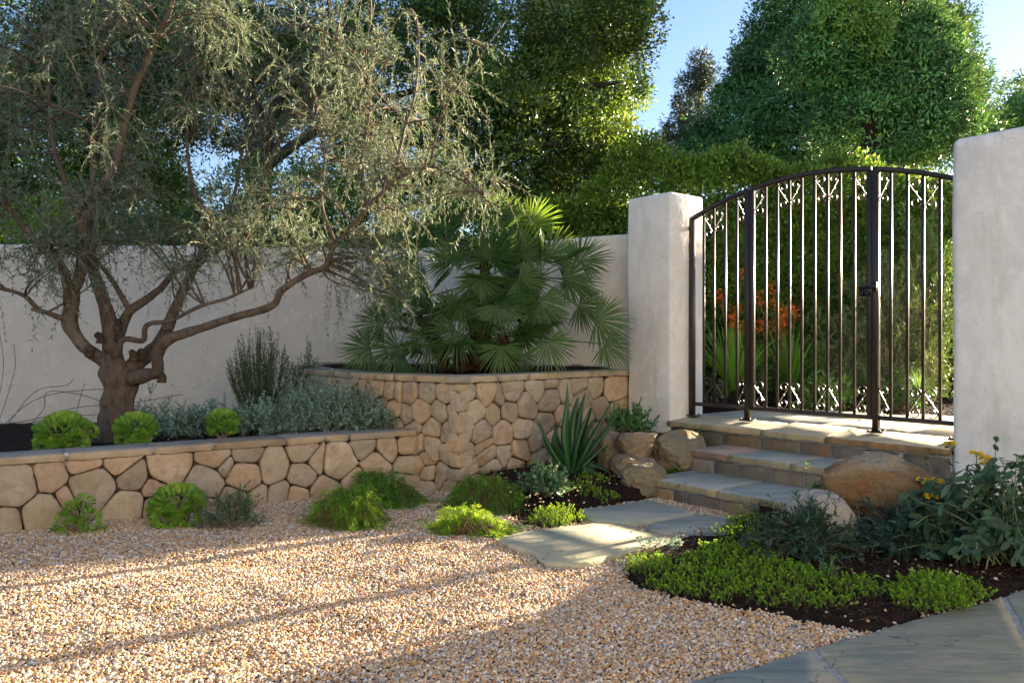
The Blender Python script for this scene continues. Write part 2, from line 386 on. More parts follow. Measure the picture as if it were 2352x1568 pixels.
def rough_slab(mb, poly, z0, z1, col=(1, 1, 1), jit=.006, seg=.06, seed=0, zf=None, wav=.0, edge=None):
    """flat stone slab from an outline (n,2) with chipped edges"""
    r = np.random.default_rng(seed); poly = np.asarray(poly)[:, :2]
    a = np.sum(poly[:, 0] * np.roll(poly[:, 1], -1) - np.roll(poly[:, 0], -1) * poly[:, 1])
    if a < 0: poly = poly[::-1]
    out = []
    for i in range(len(poly)):
        p, q = poly[i], poly[(i + 1) % len(poly)]; k = max(1, int(np.linalg.norm(q - p) / seg))
        for j in range(k): out.append(p + (q - p) * j / k)
    o = np.array(out); n = len(o)
    t = np.roll(o, -1, 0) - np.roll(o, 1, 0); nn = nrm(np.stack([t[:, 1], -t[:, 0]], 1))
    o = o + nn * (r.normal(0, jit, (n, 1)))
    zz = (lambda p: zf(p)) if zf else (lambda p: np.zeros(len(p)))
    rings = []
    for off, z, jz in ((-.012, z1, 0), (-.003, z1 - .006, .001), (.002, z1 - (z1 - z0) * .45, .004), (-.004, z0, .002)):
        p = o + nn * (off + r.normal(0, jit * .5 if off > -.01 else 0, (n, 1)))
        rings.append(np.column_stack([p, z + zz(p) + r.normal(0, jz, n)]))
    v = np.concatenate(rings); k = np.arange(n); k2 = (k + 1) % n
    fs = [np.stack([b * n + k2, b * n + k, (b + 1) * n + k, (b + 1) * n + k2], 1)[:, ::-1] for b in range(3)]
    fs = [np.stack([(b + 1) * n + k, (b + 1) * n + k2, b * n + k2, b * n + k], 1) for b in range(3)]
    cc_ = np.tile(np.asarray(col, float), (len(v), 1))
    if edge is not None: cc_[n:] = np.asarray(edge)
    mb.add(v, fs + [list(range(n))], cc_)

# mulch beds
def bed(name, poly, z, mound=.03, hf=None):
    lo, hi = poly.min(0), poly.max(0); n = 46
    gx = np.linspace(lo[0], hi[0], n); gy = np.linspace(lo[1], hi[1], n); X, Y = np.meshgrid(gx, gy)
    P = np.stack([X.ravel(), Y.ravel()], 1); ins = inpoly(P[:, 0], P[:, 1], poly)
    # soft edge distance
    d = np.full(len(P), 9.)
    for i in range(len(poly)):
        a, b = poly[i], poly[(i + 1) % len(poly)]; ab = b - a; t = np.clip(((P - a) @ ab) / (ab @ ab + 1e-9), 0, 1)
        d = np.minimum(d, np.linalg.norm(P - (a + t[:, None] * ab), axis=1))
    h = np.where(ins, z + mound * np.clip(d / .25, 0, 1) + (hf(P) if hf is not None else 0), -.03)
    h = h + np.where(ins, .008 * vnoise(np.column_stack([P * 6, h * 0]), 3), 0)
    idx = np.arange(n * n).reshape(n, n)
    q = np.stack([idx[:-1, :-1], idx[:-1, 1:], idx[1:, 1:], idx[1:, :-1]], -1).reshape(-1, 4)
    q = q[ins[q].any(1)]
    mb = MB(); mb.add(np.column_stack([P, h]), q)
    return tag(mb.build(name, M_mulch, smooth=True), kind='structure')
hR = lambda P: .10 * np.clip((P[:, 1] - 4.6) / 1.0, 0, 1)
bed("mulch_bed", BED_R, 0.0, .03, hR)
hL = lambda P: .13 * np.clip((P[:, 1] - 5.75) / .95, 0, 1)
bed("mulch_bed", BED_L, 0.0, .02, hL)
def chips(name, poly, n, z, hf=None, size=.022):
    p = samp_poly(poly, n); zz = z + (hf(p) if hf is not None else 0)
    c = np.column_stack([p, zz + rng.uniform(0, .014, n)])
    d = nrm(np.column_stack([rng.normal(size=(n, 2)), rng.normal(0, .25, n)])); nn = nrm(np.column_stack([rng.normal(0, .4, (n, 2)), np.ones(n)]))
    mb = MB(); k = rng.uniform(0, 1, n)
    col = np.where(k[:, None] < .72, vary(n, (.8, .75, .7), .4, .06), np.where(k[:, None] < .93, vary(n, (2.0, 1.6, 1.3), .3, .06), vary(n, (3.6, 3.4, 3.2), .25)))
    leaves(mb, c, d, nn, size * np.exp(rng.normal(0, .45, n)), size * .28 * np.exp(rng.normal(0, .3, n)), np.clip(col, 0, 5), fold=.35, wide=.5)
    return tag(mb.build(name, M_chip), "dark shredded bark mulch " + hf_label[name], "mulch", kind='stuff')
hf_label = {"bark_mulch": "scattered over the planting beds beside the steps"}
_m = MB()
def add_chips(poly, n, z, hf=None, size=.022):
    p = samp_poly(poly, n); zz = z + (hf(p) if hf is not None else 0)
    c = np.column_stack([p, zz + rng.uniform(0, .014, n)])
    d = nrm(np.column_stack([rng.normal(size=(n, 2)), rng.normal(0, .25, n)])); nn = nrm(np.column_stack([rng.normal(0, .4, (n, 2)), np.ones(n)]))
    k = rng.uniform(0, 1, n)
    col = np.where(k[:, None] < .72, vary(n, (.8, .75, .7), .4, .06), np.where(k[:, None] < .93, vary(n, (2.0, 1.6, 1.3), .3, .06), vary(n, (3.6, 3.4, 3.2), .25)))
    leaves(_m, c, d, nn, size * np.exp(rng.normal(0, .45, n)), size * .28 * np.exp(rng.normal(0, .3, n)), col, fold=.35, wide=.5)
add_chips(BED_R, 16000, .035, hR)
add_chips(BED_L, 6000, .022, hL)

# pebbles: real stones instanced on points
NP = 0
pts = []
def ring_pts(x0, x1, y0, y1, sp):
    gx, gy = np.meshgrid(np.arange(x0, x1, sp), np.arange(y0, y1, sp))
    p = np.stack([gx.ravel(), gy.ravel()], 1) + rng.uniform(-.5, .5, (gx.size, 2)) * sp
    lim = .70 * p[:, 1] + .55
    return p[(np.abs(p[:, 0]) < lim)]
p = np.vstack([ring_pts(-5.5, 4, 2.35, 4.4, .0112), ring_pts(-5.5, 2.2, 4.4, 7.1, .0128)])
LW = (np.array([-3.345, 5.2]), np.array([-.82, 6.87]))
sl = (LW[1][1] - LW[0][1]) / (LW[1][0] - LW[0][0])
keep = p[:, 1] < LW[0][1] + sl * (p[:, 0] - LW[0][0]) + .03
keep |= (p[:, 0] > -.85)
keep &= ~((p[:, 0] > -.9) & (p[:, 0] < .0) & (p[:, 1] > 6.95 - .3 * 0 + 0 * p[:, 0]))
edge = rng.normal(0, .02, p.shape)
for q in (BED_R, BED_L): keep &= ~inpoly(p[:, 0] + edge[:, 0], p[:, 1] + edge[:, 1], q)
for q in (PAVE, SLAB1, SLAB2, SLAB3): keep &= ~inpoly(p[:, 0], p[:, 1], q)
p = p[keep]
stray = np.vstack([samp_poly(BED_R, 260), samp_poly(BED_L, 160)])
hz = np.concatenate([rng.uniform(-.003, .008, len(p)) + hg(p[:, 0], p[:, 1]), np.full(len(stray), .045)])
hz[len(p):] += hR(stray)
allp = np.column_stack([np.vstack([p, stray]), hz])
me = bpy.data.meshes.new("gravel_pebbles"); me.vertices.add(len(allp)); me.vertices.foreach_set("co", allp.astype(np.float32).ravel()); me.update()
M_peb = mat("pebble", (.4, .3, .2), .55, .4, False, bumps=[(300, .2, .001)])
t = M_peb.node_tree; b = t.nodes["Principled BSDF"]; oi = t.nodes.new("ShaderNodeObjectInfo"); cr = t.nodes.new("ShaderNodeValToRGB")
cr.color_ramp.interpolation = 'CONSTANT'
stops = [(0, (.54, .38, .20)), (.14, (.62, .48, .31)), (.30, (.52, .28, .11)), (.42, (.68, .57, .42)), (.52, (.60, .36, .16)), (.64, (.38, .30, .22)), (.72, (.74, .67, .56)), (.79, (.42, .22, .12)), (.86, (.46, .38, .31)), (.92, (.22, .19, .17)), (.96, (.70, .44, .18))]
while len(cr.color_ramp.elements) < len(stops): cr.color_ramp.elements.new(.5)
for e, (ps, c) in zip(cr.color_ramp.elements, stops): e.position = ps; e.color = (min(.9, c[0] * 1.07), c[1] * 1.10, c[2] * 1.20, 1)
t.links.new(oi.outputs["Random"], cr.inputs[0]); t.links.new(cr.outputs[0], b.inputs["Base Color"])
peb = bpy.data.objects.new("gravel_pebbles", me); COL.objects.link(peb)
tag(peb, "tan and cream pea gravel covering the yard floor", "gravel", kind='stuff')
ng = bpy.data.node_groups.new("pebble_scatter", 'GeometryNodeTree')
ng.interface.new_socket("Geometry", in_out='INPUT', socket_type='NodeSocketGeometry'); ng.interface.new_socket("Geometry", in_out='OUTPUT', socket_type='NodeSocketGeometry')
gi = ng.nodes.new("NodeGroupInput"); go = ng.nodes.new("NodeGroupOutput")
ico = ng.nodes.new("GeometryNodeMeshIcoSphere"); ico.inputs["Radius"].default_value = 1.0; ico.inputs["Subdivisions"].default_value = 2
ss = ng.nodes.new("GeometryNodeSetShadeSmooth"); sm = ng.nodes.new("GeometryNodeSetMaterial"); sm.inputs["Material"].default_value = M_peb
iop = ng.nodes.new("GeometryNodeInstanceOnPoints")
rv = ng.nodes.new("FunctionNodeRandomValue"); rv.data_type = 'FLOAT_VECTOR'; rv.inputs[0].default_value = (-.5, -.5, 0); rv.inputs[1].default_value = (.5, .5, 6.28)
rs = ng.nodes.new("FunctionNodeRandomValue"); rs.data_type = 'FLOAT_VECTOR'; rs.inputs[0].default_value = (.0042, .0038, .0031); rs.inputs[1].default_value = (.0120, .0090, .0070)
rs.inputs["Seed"].default_value = 5
Lk = ng.links
Lk.new(ico.outputs["Mesh"], ss.inputs["Geometry"]); Lk.new(ss.outputs[0], sm.inputs["Geometry"]); Lk.new(sm.outputs[0], iop.inputs["Instance"])
Lk.new(gi.outputs[0], iop.inputs["Points"]); Lk.new(rv.outputs[0], iop.inputs["Rotation"]); Lk.new(rs.outputs[0], iop.inputs["Scale"]); Lk.new(iop.outputs[0], go.inputs[0])
md = peb.modifiers.new("pebbles", 'NODES'); md.node_group = ng
print("pebbles", len(allp))

# ------------------------------------------------------------------ paving and stepping stones
def clipc(poly, p, n):  # keep side (x-p).n <= 0
    out = []
    for i in range(len(poly)):
        a, b = poly[i], poly[(i + 1) % len(poly)]; da, db = (a - p) @ n, (b - p) @ n
        if da <= 0: out.append(a)
        if (da < 0) != (db < 0): out.append(a + (b - a) * da / (da - db))
    return np.array(out)
def split(poly, a, b, gap=.022):
    a, b = np.asarray(a)[:2], np.asarray(b)[:2]; d = b - a; n = np.array([d[1], -d[0]]) / np.linalg.norm(d)
    return clipc(poly, a - n * gap / 2, n), clipc(poly, a + n * gap / 2, -n)
mb = MB(); pc = PAVE.copy()
c1, rest = split(pc, atz(1863, 1493), atz(1939, 1568))
if c1[:, 0].mean() > rest[:, 0].mean(): c1, rest = rest, c1
c2, c3 = split(rest, atz(2311, 1383), atz(2347, 1453))
for k, q in enumerate((c1, c2, c3)):
    rough_slab(mb, q, -.02, .012, [(.86, .88, .88), (.94, .96, .88), (1.0, .92, .8)][k], jit=.003, seed=k + 3)
tag(mb.build("paving", M_flag), kind='structure')
mb = MB(); mb.add(np.column_stack([PAVE - (PAVE - PAVE.mean(0)) * .01, np.full(len(PAVE), .004)]), list(range(len(PAVE)))[::-1]); tag(mb.build("paving_bedding", M_grout), kind='structure')
for q, lab, col in ((SLAB1, "pale irregular flagstone touching the foot of the lowest step", (1.0, 1.02, 1.0)), (SLAB2, "small tapered flagstone below the right half of the lowest step", (1.0, 1.0, .98)),
                    (SLAB3, "largest flagstone striped by gate shadows at the edge of the gravel", (1.2, 1.12, .98))):
    mb = MB(); rough_slab(mb, q, -.01, .035, col, jit=.005, seed=11)
    tag(mb.build("stepping_stone", M_flag), lab, "flagstone", "flagstones leading to the steps")

def ICO(sub):
    import bmesh
    bm = bmesh.new(); bmesh.ops.create_icosphere(bm, subdivisions=sub, radius=1); v = np.array([q.co[:] for q in bm.verts]); f = np.array([[x.index for x in q.verts] for q in bm.faces]); bm.free(); return v, f
# ------------------------------------------------------------------ stone walls
PAL = [(1.0, .97, .94), (1.12, 1.08, 1.02), (.92, .90, .88), (1.05, .95, .86), (1.15, 1.04, .92), (.85, .84, .84), (1.08, .96, .88), (.95, .98, .95), (1.0, 1.0, 1.0)]
def stone_face(mb, O, U, a1, b1, seeds, b0=0., depth=.040, joint=.0022, Nn=None, flat=False, pal=PAL, sd=0, top=None):
    """stones filling rect [0,a1]x[b0,b1] on plane O + a U + b Z, normal Nn"""
    r = np.random.default_rng(sd); O = np.asarray(O, float)
    seeds = np.array([(s[0], s[1], (s[2] if len(s) > 2 else 0)) for s in seeds], float)
    for i, (a, b, wt) in enumerate(seeds):
        tt = b1
        poly = np.array([[0, b0], [a1, b0], [a1, tt], [0, tt]], float)
        for j, (a2, b2, w2) in enumerate(seeds):
            if i == j: continue
            d = np.array([a2 - a, b2 - b]); L = np.linalg.norm(d)
            if L < 1e-4 or L > .9: continue
            n = d / L; m = np.array([a, b]) + n * (L / 2 + (wt - w2) / (2 * L))
            poly = clipc(poly, m, n)
            if len(poly) < 3: break
        if len(poly) < 3: continue
        for k in range(2 if not flat else 1):  # corner rounding
            q = []; cut = (.155 if not flat else .06)
            for e in range(len(poly)):
                p_, n_ = poly[e], poly[(e + 1) % len(poly)]
                q += [p_ + (n_ - p_) * cut, p_ + (n_ - p_) * (1 - cut)]
            poly = np.array(q)
        if not flat:
            q = []
            for e in range(len(poly)):
                p_, n_ = poly[e], poly[(e + 1) % len(poly)]; kk = max(1, int(np.linalg.norm(n_ - p_) / .018))
                q += [p_ + (n_ - p_) * i_ / kk for i_ in range(kk)]
            poly = np.array(q)
        cen = poly.mean(0); size = np.sqrt(abs(np.sum(poly[:, 0] * np.roll(poly[:, 1], -1) - np.roll(poly[:, 0], -1) * poly[:, 1])) / 2)
        if size < .02: continue
        per = len(poly); dv = poly - cen; ln = np.linalg.norm(dv, axis=1, keepdims=True)
        base = cen + dv * (1 - joint / np.maximum(ln, joint * 2))
        sdn = int(r.integers(1e6)); base = base + nrm(dv) * (-.0035 * np.abs(vnoise(np.column_stack([poly * 30, np.zeros(per)]), sdn % 991)) - r.uniform(0, .0015, per))[:, None]
        h = depth * r.uniform(.65, 1.15) * (min(1.3, .6 + size * 2.2) if not flat else 1)
        tilt = r.normal(0, .09 if not flat else .01, 2)
        R0 = size * .56
        rings = [(1.0, -.03), (1.0, h * .55), (1 - min(.3, .003 / R0), h * .74), (1 - min(.5, .010 / R0), h * .88), (1 - min(.60, .028 / R0), h * .97), (.52, h * 1.0), (.34, h * 1.03), (.16, h * 1.04)]
        V = []
        for s_, hh in rings:
            q = cen + (base - cen) * s_
            hv = hh + (np.einsum('ij,j->i', q - cen, tilt) if hh > 0 else 0)
            if hh > 0: hv = hv + (.009 if not flat else .002) * vnoise(np.column_stack([q * 16, np.zeros(per)]), sdn % 997) + .0045 * vnoise(np.column_stack([q * 52, np.zeros(per)]), sdn % 97)
            V.append(O + np.outer(q[:, 0], U) + np.outer(q[:, 1], ZV) + np.outer(hv * np.ones(per), Nn))
        q = cen; V.append((O + q[0] * U + q[1] * ZV + Nn * rings[-1][1] * 1.02)[None])
        V = np.concatenate(V); n = per; k = np.arange(n); k2 = (k + 1) % n; nr = len(rings)
        fs = [np.stack([b_ * n + k, b_ * n + k2, (b_ + 1) * n + k2, (b_ + 1) * n + k], 1) for b_ in range(nr - 1)]
        fs.append(np.stack([(nr - 1) * n + k, (nr - 1) * n + k2, np.full(n, nr * n)], 1))
        if np.dot(np.cross(U, ZV), Nn) < 0: fs = [f_[:, ::-1] for f_ in fs]
        c = np.array(pal[r.integers(len(pal))]) * r.uniform(.88, 1.12)
        mb.add(V, fs, c)
def face_seeds(O, U, Nn, px):
    """turn measured stone centres (u,v,weight) into (a,b,w) on the face plane"""
    out = []; C = np.array([0, 0, CZ])
    for q in px:
        u, v = q[0], q[1]; d = np.array([(u - 1176) / F, 1, -(v - 784) / F])
        t_ = ((O - C) @ Nn) / (d @ Nn); X_ = C + d * t_ - O
        out.append((X_ @ U, X_[2], (q[2] if len(q) > 2 else 0)))
    return out
def unit(a, b):
    d = np.append(np.asarray(b)[:2] - np.asarray(a)[:2], 0); return d / np.linalg.norm(d), np.linalg.norm(d)
# --- low wall
E0 = np.array([-.82, 6.87, 0.]); U0 = np.append(np.array([-3.345, 5.2]) - E0[:2], 0); U0 /= np.linalg.norm(U0)
W0 = E0 + U0 * 6.2
N0 = np.array([-U0[1], U0[0], 0]); N0 = N0 if N0[1] < 0 else -N0
def c7(x, y, w_=0): return (.36 * x, 1003.8 + .36 * y, w_)
def c8(x, y, w_=0): return (658.6 + .36 * x, 1003.8 + .36 * y, w_)
low_px = [c7(80, 310, .012), c7(310, 250), c7(545, 165), c7(760, 165), c7(590, 310, .01), c7(260, 470, .004), c7(35, 520), c7(425, 375, -.006), c7(835, 250), c7(1080, 190, .008), c7(1370, 130),
          c7(1300, 290, .008), c7(1430, 185, -.004), c7(1570, 115), c7(1740, 190, .004), c7(1555, 240, .006), c7(800, 440, .004), c7(1000, 325, -.002), c7(1930, 95), c7(1925, 235, .002), c7(2005, 155, -.003),
          c7(2160, 150, .008), c7(1785, 365), c7(1640, 365, -.006), c7(1490, 390), c7(1280, 430), c7(190, 320, -.008), c7(1000, 440), c7(-120, 420), c7(-200, 260), c7(-380, 400), c7(-420, 250),
          c8(480, 55), c8(560, 175, .004), c8(640, 75), c8(765, 170), c8(770, 55), c8(430, 265, -.003), c8(235, 340), c8(50, 375), c8(600, 300), c8(740, 290)]
for k in range(22):
    low_px.append(c7(-600 - 190 * k, 200 + 30 * (k % 3))); low_px.append(c7(-560 - 190 * k, 420 + 90 * (k * .35)))
O0 = W0.copy()
U0r = -U0
seeds = [s_ for s_ in face_seeds(O0, U0r, N0, low_px) if -.1 < s_[0] < 6.3 and -.1 < s_[1] < .6]
# fill the part beyond the frame
amin = min(s_[0] for s_ in seeds)
low = empty("stone_retaining_wall", (E0 + W0) / 2, "low fieldstone retaining wall along the gravel in front of the olive tree", "wall", "stone retaining walls")
mb = MB(); stone_face(mb, O0, U0r, 6.27, .447, seeds, b0=-.04, Nn=N0, sd=4)
mb.build("stonework", M_stone, low, smooth=True)
mb = MB(); obox(mb, (E0 + W0) / 2 - N0 * .14 + ZV * .20, U0 * 3.1, N0 * .14, ZV * .245); mb.build("mortar_core", M_mortar, low)
def capslabs(line, N_, parent, z1, th, wd, over, cuts, cols, sd=0, extra0=0, extra1=0):
    a = np.asarray(line[0], float); b = np.asarray(line[1], float); U_, L_ = unit(a, b)
    N_ = np.asarray(N_)
    cuts = [0 - extra0] + [c_ for c_ in cuts if 0 < c_ < L_] + [L_ + extra1]
    for i in range(len(cuts) - 1):
        s0, s1 = cuts[i] + .006, cuts[i + 1] - .006
        q = [(a + U_ * s0 + N_ * over)[:2], (a + U_ * s1 + N_ * over)[:2], (a + U_ * s1 - N_ * wd)[:2], (a + U_ * s0 - N_ * wd)[:2]]
        m_ = MB(); rough_slab(m_, np.array(q), z1 - th, z1, cols[i % len(cols)], jit=.007, seg=.05, seed=sd + i, edge=np.array(cols[i % len(cols)]) * [1.35, 1.18, .98])
        m_.build("cap_stone", M_cap, parent)
    m_ = MB(); obox(m_, (a + b) / 2 * [1, 1, 0] + N_ * (over - wd) / 2 + ZV * (z1 - th / 2), U_ * (L_ / 2 + (extra0 + extra1) * .4), N_ * (wd + over - .03) / 2, ZV * (th / 2 - .005))
    m_.build("cap_joint", M_grout, parent)
CC = [(1, 1, 1), (.95, .95, .95), (1.08, 1.0, .92), (.9, .9, .88), (1.0, .96, .9)]
lc = [5.62 - x for x in (.55, 1.2, 1.75, 2.25, 2.9, 3.6, 4.4, 5.2)]
U_, L_ = unit(W0, E0)
cap_us = [153, 350, 490, 655, 800]
def ucut(a, U_, Nn, u, z):  # distance along line where pixel column u meets the line
    r_ = (u - 1176) / F; return (a[0] - r_ * a[1]) / (r_ * U_[1] - U_[0])
cuts = sorted([ucut(W0, U_, N0, u, .5) for u in cap_us] + [.8, 1.6, 2.4])
capslabs((W0, E0), N0, low, .497, .05, .27, .045, cuts, [(1.02, .98, .92)] * 3 + [(1, 1, 1), (.98, .98, .97), (1.02, 1.0, .96), (.72, .66, .62), (1.0, .97, .9), (.95, .92, .88)], sd=30)
# --- high planter
CN = np.array([-.447, 6.60, 0.]); RE = np.array([1.215, 8.215, 0.]); LE = np.array([-1.394, 7.34, 0.]); LE2 = np.array([-2.15, 8.45, 0.]); LE3 = np.array([-2.62, 9.62, 0.])
high = empty("stone_planter", CN, "tall corner fieldstone planter holding the fan palm against the wall", "planter", "stone retaining walls")
def c5(x, y, w_=0): return (799.7 + .18 * x, 771.5 + .18 * y, w_)
def c6(x, y, w_=0): return (1223 + .18 * x, 799.7 + .18 * y, w_)
ZT = .905
def face(a, b, px, sd, extra=()):
    U_, L_ = unit(a, b); Nn = np.array([U_[1], -U_[0], 0]); Nn = Nn if Nn @ (np.array([0, 0, 0]) - a) > 0 else -Nn
    s_ = [q for q in face_seeds(a, U_, Nn, px) if -.05 < q[0] < L_ + .05 and -.1 < q[1] < 1.0] + list(extra)
    m_ = MB(); stone_face(m_, a, U_, L_, ZT, s_, b0=-.05, Nn=Nn, sd=sd); m_.build("stonework", M_stone, high, smooth=True)
    m_ = MB(); obox(m_, (a + b) / 2 - Nn * .10 + ZV * .41, U_ * L_ / 2, Nn * .10, ZV * .485); m_.build("mortar_core", M_mortar, high)
    return U_, L_, Nn
right_px = [c5(1500, 740), c5(1740, 720, .003), c5(2070, 700, .004), c5(1925, 790, -.004), c5(1560, 955, .004), c5(1840, 980), c5(2045, 940), c5(2230, 900), c5(1440, 1230, .002), c5(1665, 1230, .002), c5(1950, 1240, .004),
            c5(2190, 1190), c5(1710, 1400, -.002), c5(1460, 1500, .003), c5(1760, 1530, .002), c5(1950, 1500), c5(2180, 1430), c5(1560, 1075, -.008),
            c6(50, 500), c6(210, 660, .006), c6(210, 430, -.001), c6(390, 540), c6(560, 450), c6(620, 650), c6(780, 480, .002), c6(1040, 520, .006), c6(830, 790, .002), c6(700, 860), c6(190, 950, .003), c6(340, 860, -.002), c6(1070, 760),
            c6(30, 1150), c6(90, 1440), c6(260, 1130), c6(480, 1000), c6(640, 1090), c6(850, 1060, .003), c6(450, 1280), c6(1050, 980), c6(750, 1350), c6(270, 1480), c6(560, 1500),
            (1075, 1075, 0), (1125, 1070, .002), (1180, 1075, 0), (1240, 1090, 0), (1080, 1110, 0), (1130, 1105, 0), (1200, 1112, 0)]
left_px = [c5(400, 680), c5(550, 700), c5(650, 720, -.002), c5(800, 740, .003), c5(1030, 710, .002), c5(1270, 740, .003), c5(430, 880), c5(600, 920), c5(780, 990, .002), c5(950, 950, .004), c5(1190, 960, .003), c5(1330, 950),
           c5(1090, 1180, .003), c5(850, 1170), c5(920, 1370), c5(1080, 1390, .004), c5(1310, 1230, .003), c5(1000, 1560), c5(1330, 1480, .002), c5(300, 780), c5(200, 900), c5(150, 700), (985, 1085, 0), (1015, 1095, 0), (968, 1065, 0), (1035, 1120, 0), (985, 1120, 0),
           c5(600, 1150), c5(300, 1100)]
UR, LR, NR = face(CN, RE, right_px, 21)
UL, LL, NL = face(CN, LE, left_px, 22)
face(LE, LE2, [(800, 880, 0), (780, 900, 0), (760, 880, 0), (745, 900, 0), (775, 860, 0), (735, 870, 0), (810, 930, 0), (770, 950, 0), (740, 950, 0)], 23)
face(LE2, LE3, [(720, 870, 0), (705, 890, 0), (715, 910, 0), (690, 880, 0)], 24)
m_ = MB(); v5, f5 = ICO(4); v5 = v5.copy(); e_ = 6.; v5 = v5 * ((np.abs(v5) ** e_).sum(1) ** (-1 / e_))[:, None]
bis = nrm(NR + NL); acr = np.cross(bis, ZV); zz_ = -.02; rr_ = np.random.default_rng(3)
while zz_ < .86:
    hh_ = min(rr_.uniform(.10, .21), .905 - zz_); wR, wL = rr_.uniform(.10, .20), rr_.uniform(.10, .20)
    q_ = v5 * (1 + .03 * vnoise(v5 * 2.5, int(abs(zz_) * 1e3))[:, None] + .012 * vnoise(v5 * 7, 5)[:, None])
    # local frame: x along right face, y along left face
    P_ = CN + np.outer((q_[:, 0] * .5 + .5) * wR, UR) + np.outer((q_[:, 1] * .5 + .5) * wL, UL) + np.outer(zz_ + hh_ * (q_[:, 2] * .45 + .5), ZV) + bis * .052
    c_ = np.array(PAL[rr_.integers(len(PAL))]); m_.add(P_, f5, c_); zz_ += hh_
m_.build("corner_stones", M_stone, high, smooth=True)
rc = [ucut(CN, UR, NR, u, 1) for u in (1138, 1212, 1355)]
capslabs((CN, RE), NR, high, .962, .055, .26, .04, rc, CC, 60, extra0=.0)
lcuts = [ucut(CN, UL, NL, u, 1) for u in (958, 910, 865)]
capslabs((CN, LE), NL, high, .9623, .055, .26, .04, lcuts, [(1.05, .98, .88), (1.0, .95, .85), (1.05, 1.0, .9), (.95, .9, .82)], 70, extra0=.0)
U2, L2 = unit(LE, LE2); N2 = np.array([-U2[1], U2[0], 0]); N2 = N2 if N2[1] < 0 else -N2
capslabs((LE, LE2), N2, high, .9626, .055, .26, .04, [.6], CC, 80, extra0=.03)
U3, L3 = unit(LE2, LE3); N3 = np.array([-U3[1], U3[0], 0]); N3 = N3 if N3[0] < 0 else -N3
capslabs((LE2, LE3), N3, high, .9629, .055, .26, .04, [.6], CC, 90, extra0=.03)
m_ = MB(); obox(m_, CN + (NR + NL) * -.05 + ZV * .934, (NR + NL) * .085, np.cross(NR + NL, ZV) * .07, ZV * .026); m_.build("cap_joint", M_cap, high)
# soils
soilH = np.array([CN[:2] - NR[:2] * .18 - NL[:2] * .18, RE[:2] - NR[:2] * .18, [1.25, 8.9], [-1.3, 9.85], [-2.5, 9.7], LE2[:2] - N2[:2] * .18, LE[:2] - NL[:2] * .18])
bed("planter_soil", soilH, .90, .03, lambda P: .05 * np.clip((P[:, 1] - 7.6) / .8, 0, 1))
soilL = np.array([E0[:2] - N0[:2] * .2, [-1.2, 7.4], [-2.1, 8.5], [-2.6, 9.7], [-7.5, 9.3], W0[:2] - N0[:2] * .2])
bed("planter_soil", soilL, .40, .03, lambda P: -.13 * np.clip((P[:, 1] - 7.2) / 1.8, 0, 1))
add_chips(soilH, 6000, .935, lambda P: .05 * np.clip((P[:, 1] - 7.6) / .8, 0, 1)); add_chips(soilL, 11000, .434, lambda P: -.13 * np.clip((P[:, 1] - 7.2) / 1.8, 0, 1))

# ------------------------------------------------------------------ stucco walls and pillars
def stucco_block(name, pts2d, z0, z1, m, label, cat, rad=.045, parent=None, res=.12, group=None, amp=.006):
    """closed prism (convex-ish outline, ccw) with rounded top and soft corners, gently uneven"""
    import bmesh
    bm = bmesh.new(); n = len(pts2d)
    lo = [bm.verts.new((p[0], p[1], z0)) for p in pts2d]; hi = [bm.verts.new((p[0], p[1], z1)) for p in pts2d]
    for i in range(n): bm.faces.new((lo[i], lo[(i + 1) % n], hi[(i + 1) % n], hi[i]))
    bm.faces.new(hi); bm.faces.new(lo[::-1])
    bmesh.ops.recalc_face_normals(bm, faces=bm.faces[:])
    ed = [e for e in bm.edges if e.verts[0].co.z > z0 + .01 or e.verts[1].co.z > z0 + .01]
    bmesh.ops.bevel(bm, geom=ed, offset=rad, segments=4, profile=.5, affect='EDGES', clamp_overlap=True)
    for _ in range(40):
        long = [e for e in bm.edges if e.calc_length() > res * 2.2]
        if not long or len(bm.verts) > 40000: break
        bmesh.ops.subdivide_edges(bm, edges=long, cuts=1, use_grid_fill=True)
    bmesh.ops.triangulate(bm, faces=[f_ for f_ in bm.faces if len(f_.verts) > 4])
    bm.verts.ensure_lookup_table(); co = np.array([v_.co[:] for v_ in bm.verts]); bm.normal_update()
    d = amp * vnoise(co * 2.3, 5) + amp * .5 * vnoise(co * 7, 9)
    for v_, k in zip(bm.verts, d): v_.co += v_.normal * float(k)
    org = (np.mean([p[0] for p in pts2d]), np.mean([p[1] for p in pts2d]), z0)
    bmesh.ops.translate(bm, verts=bm.verts[:], vec=(-org[0], -org[1], -org[2]))
    me_ = bpy.data.meshes.new(name); bm.to_mesh(me_); bm.free()
    me_.polygons.foreach_set("use_smooth", np.ones(len(me_.polygons), bool)); me_.materials.append(m)
    o = bpy.data.objects.new(name, me_); COL.objects.link(o); o.location = org; WORLD[o.name] = org
    return tag(o, label, cat, group)
pl = [G(0, 0, 0), G(0, .507, 0), G(-.566, .507, 0), G(-.566, 0, 0)]
stucco_block("stucco_pillar", [p_[:2] for p_ in pl], .1, 2.695, M_stucco, "square white stucco pillar left of the iron gate", "pillar", .03)
pr = [G(2.56, 0, 0), G(6.2, 0, 0), G(6.2, .5, 0), G(2.56, .5, 0)]
stucco_block("stucco_wall", [p_[:2] for p_ in pr], -.05, 2.69, M_stucco, "tall white stucco wall at the right edge beside the yellow flowers", "wall", .055)
A1 = G(-.55, .30, 0); A2 = np.array([.45, 8.86, 0]); A3 = np.array([-1.30, 9.72, 0]); A4 = np.array([-9.5, 8.86, 0])
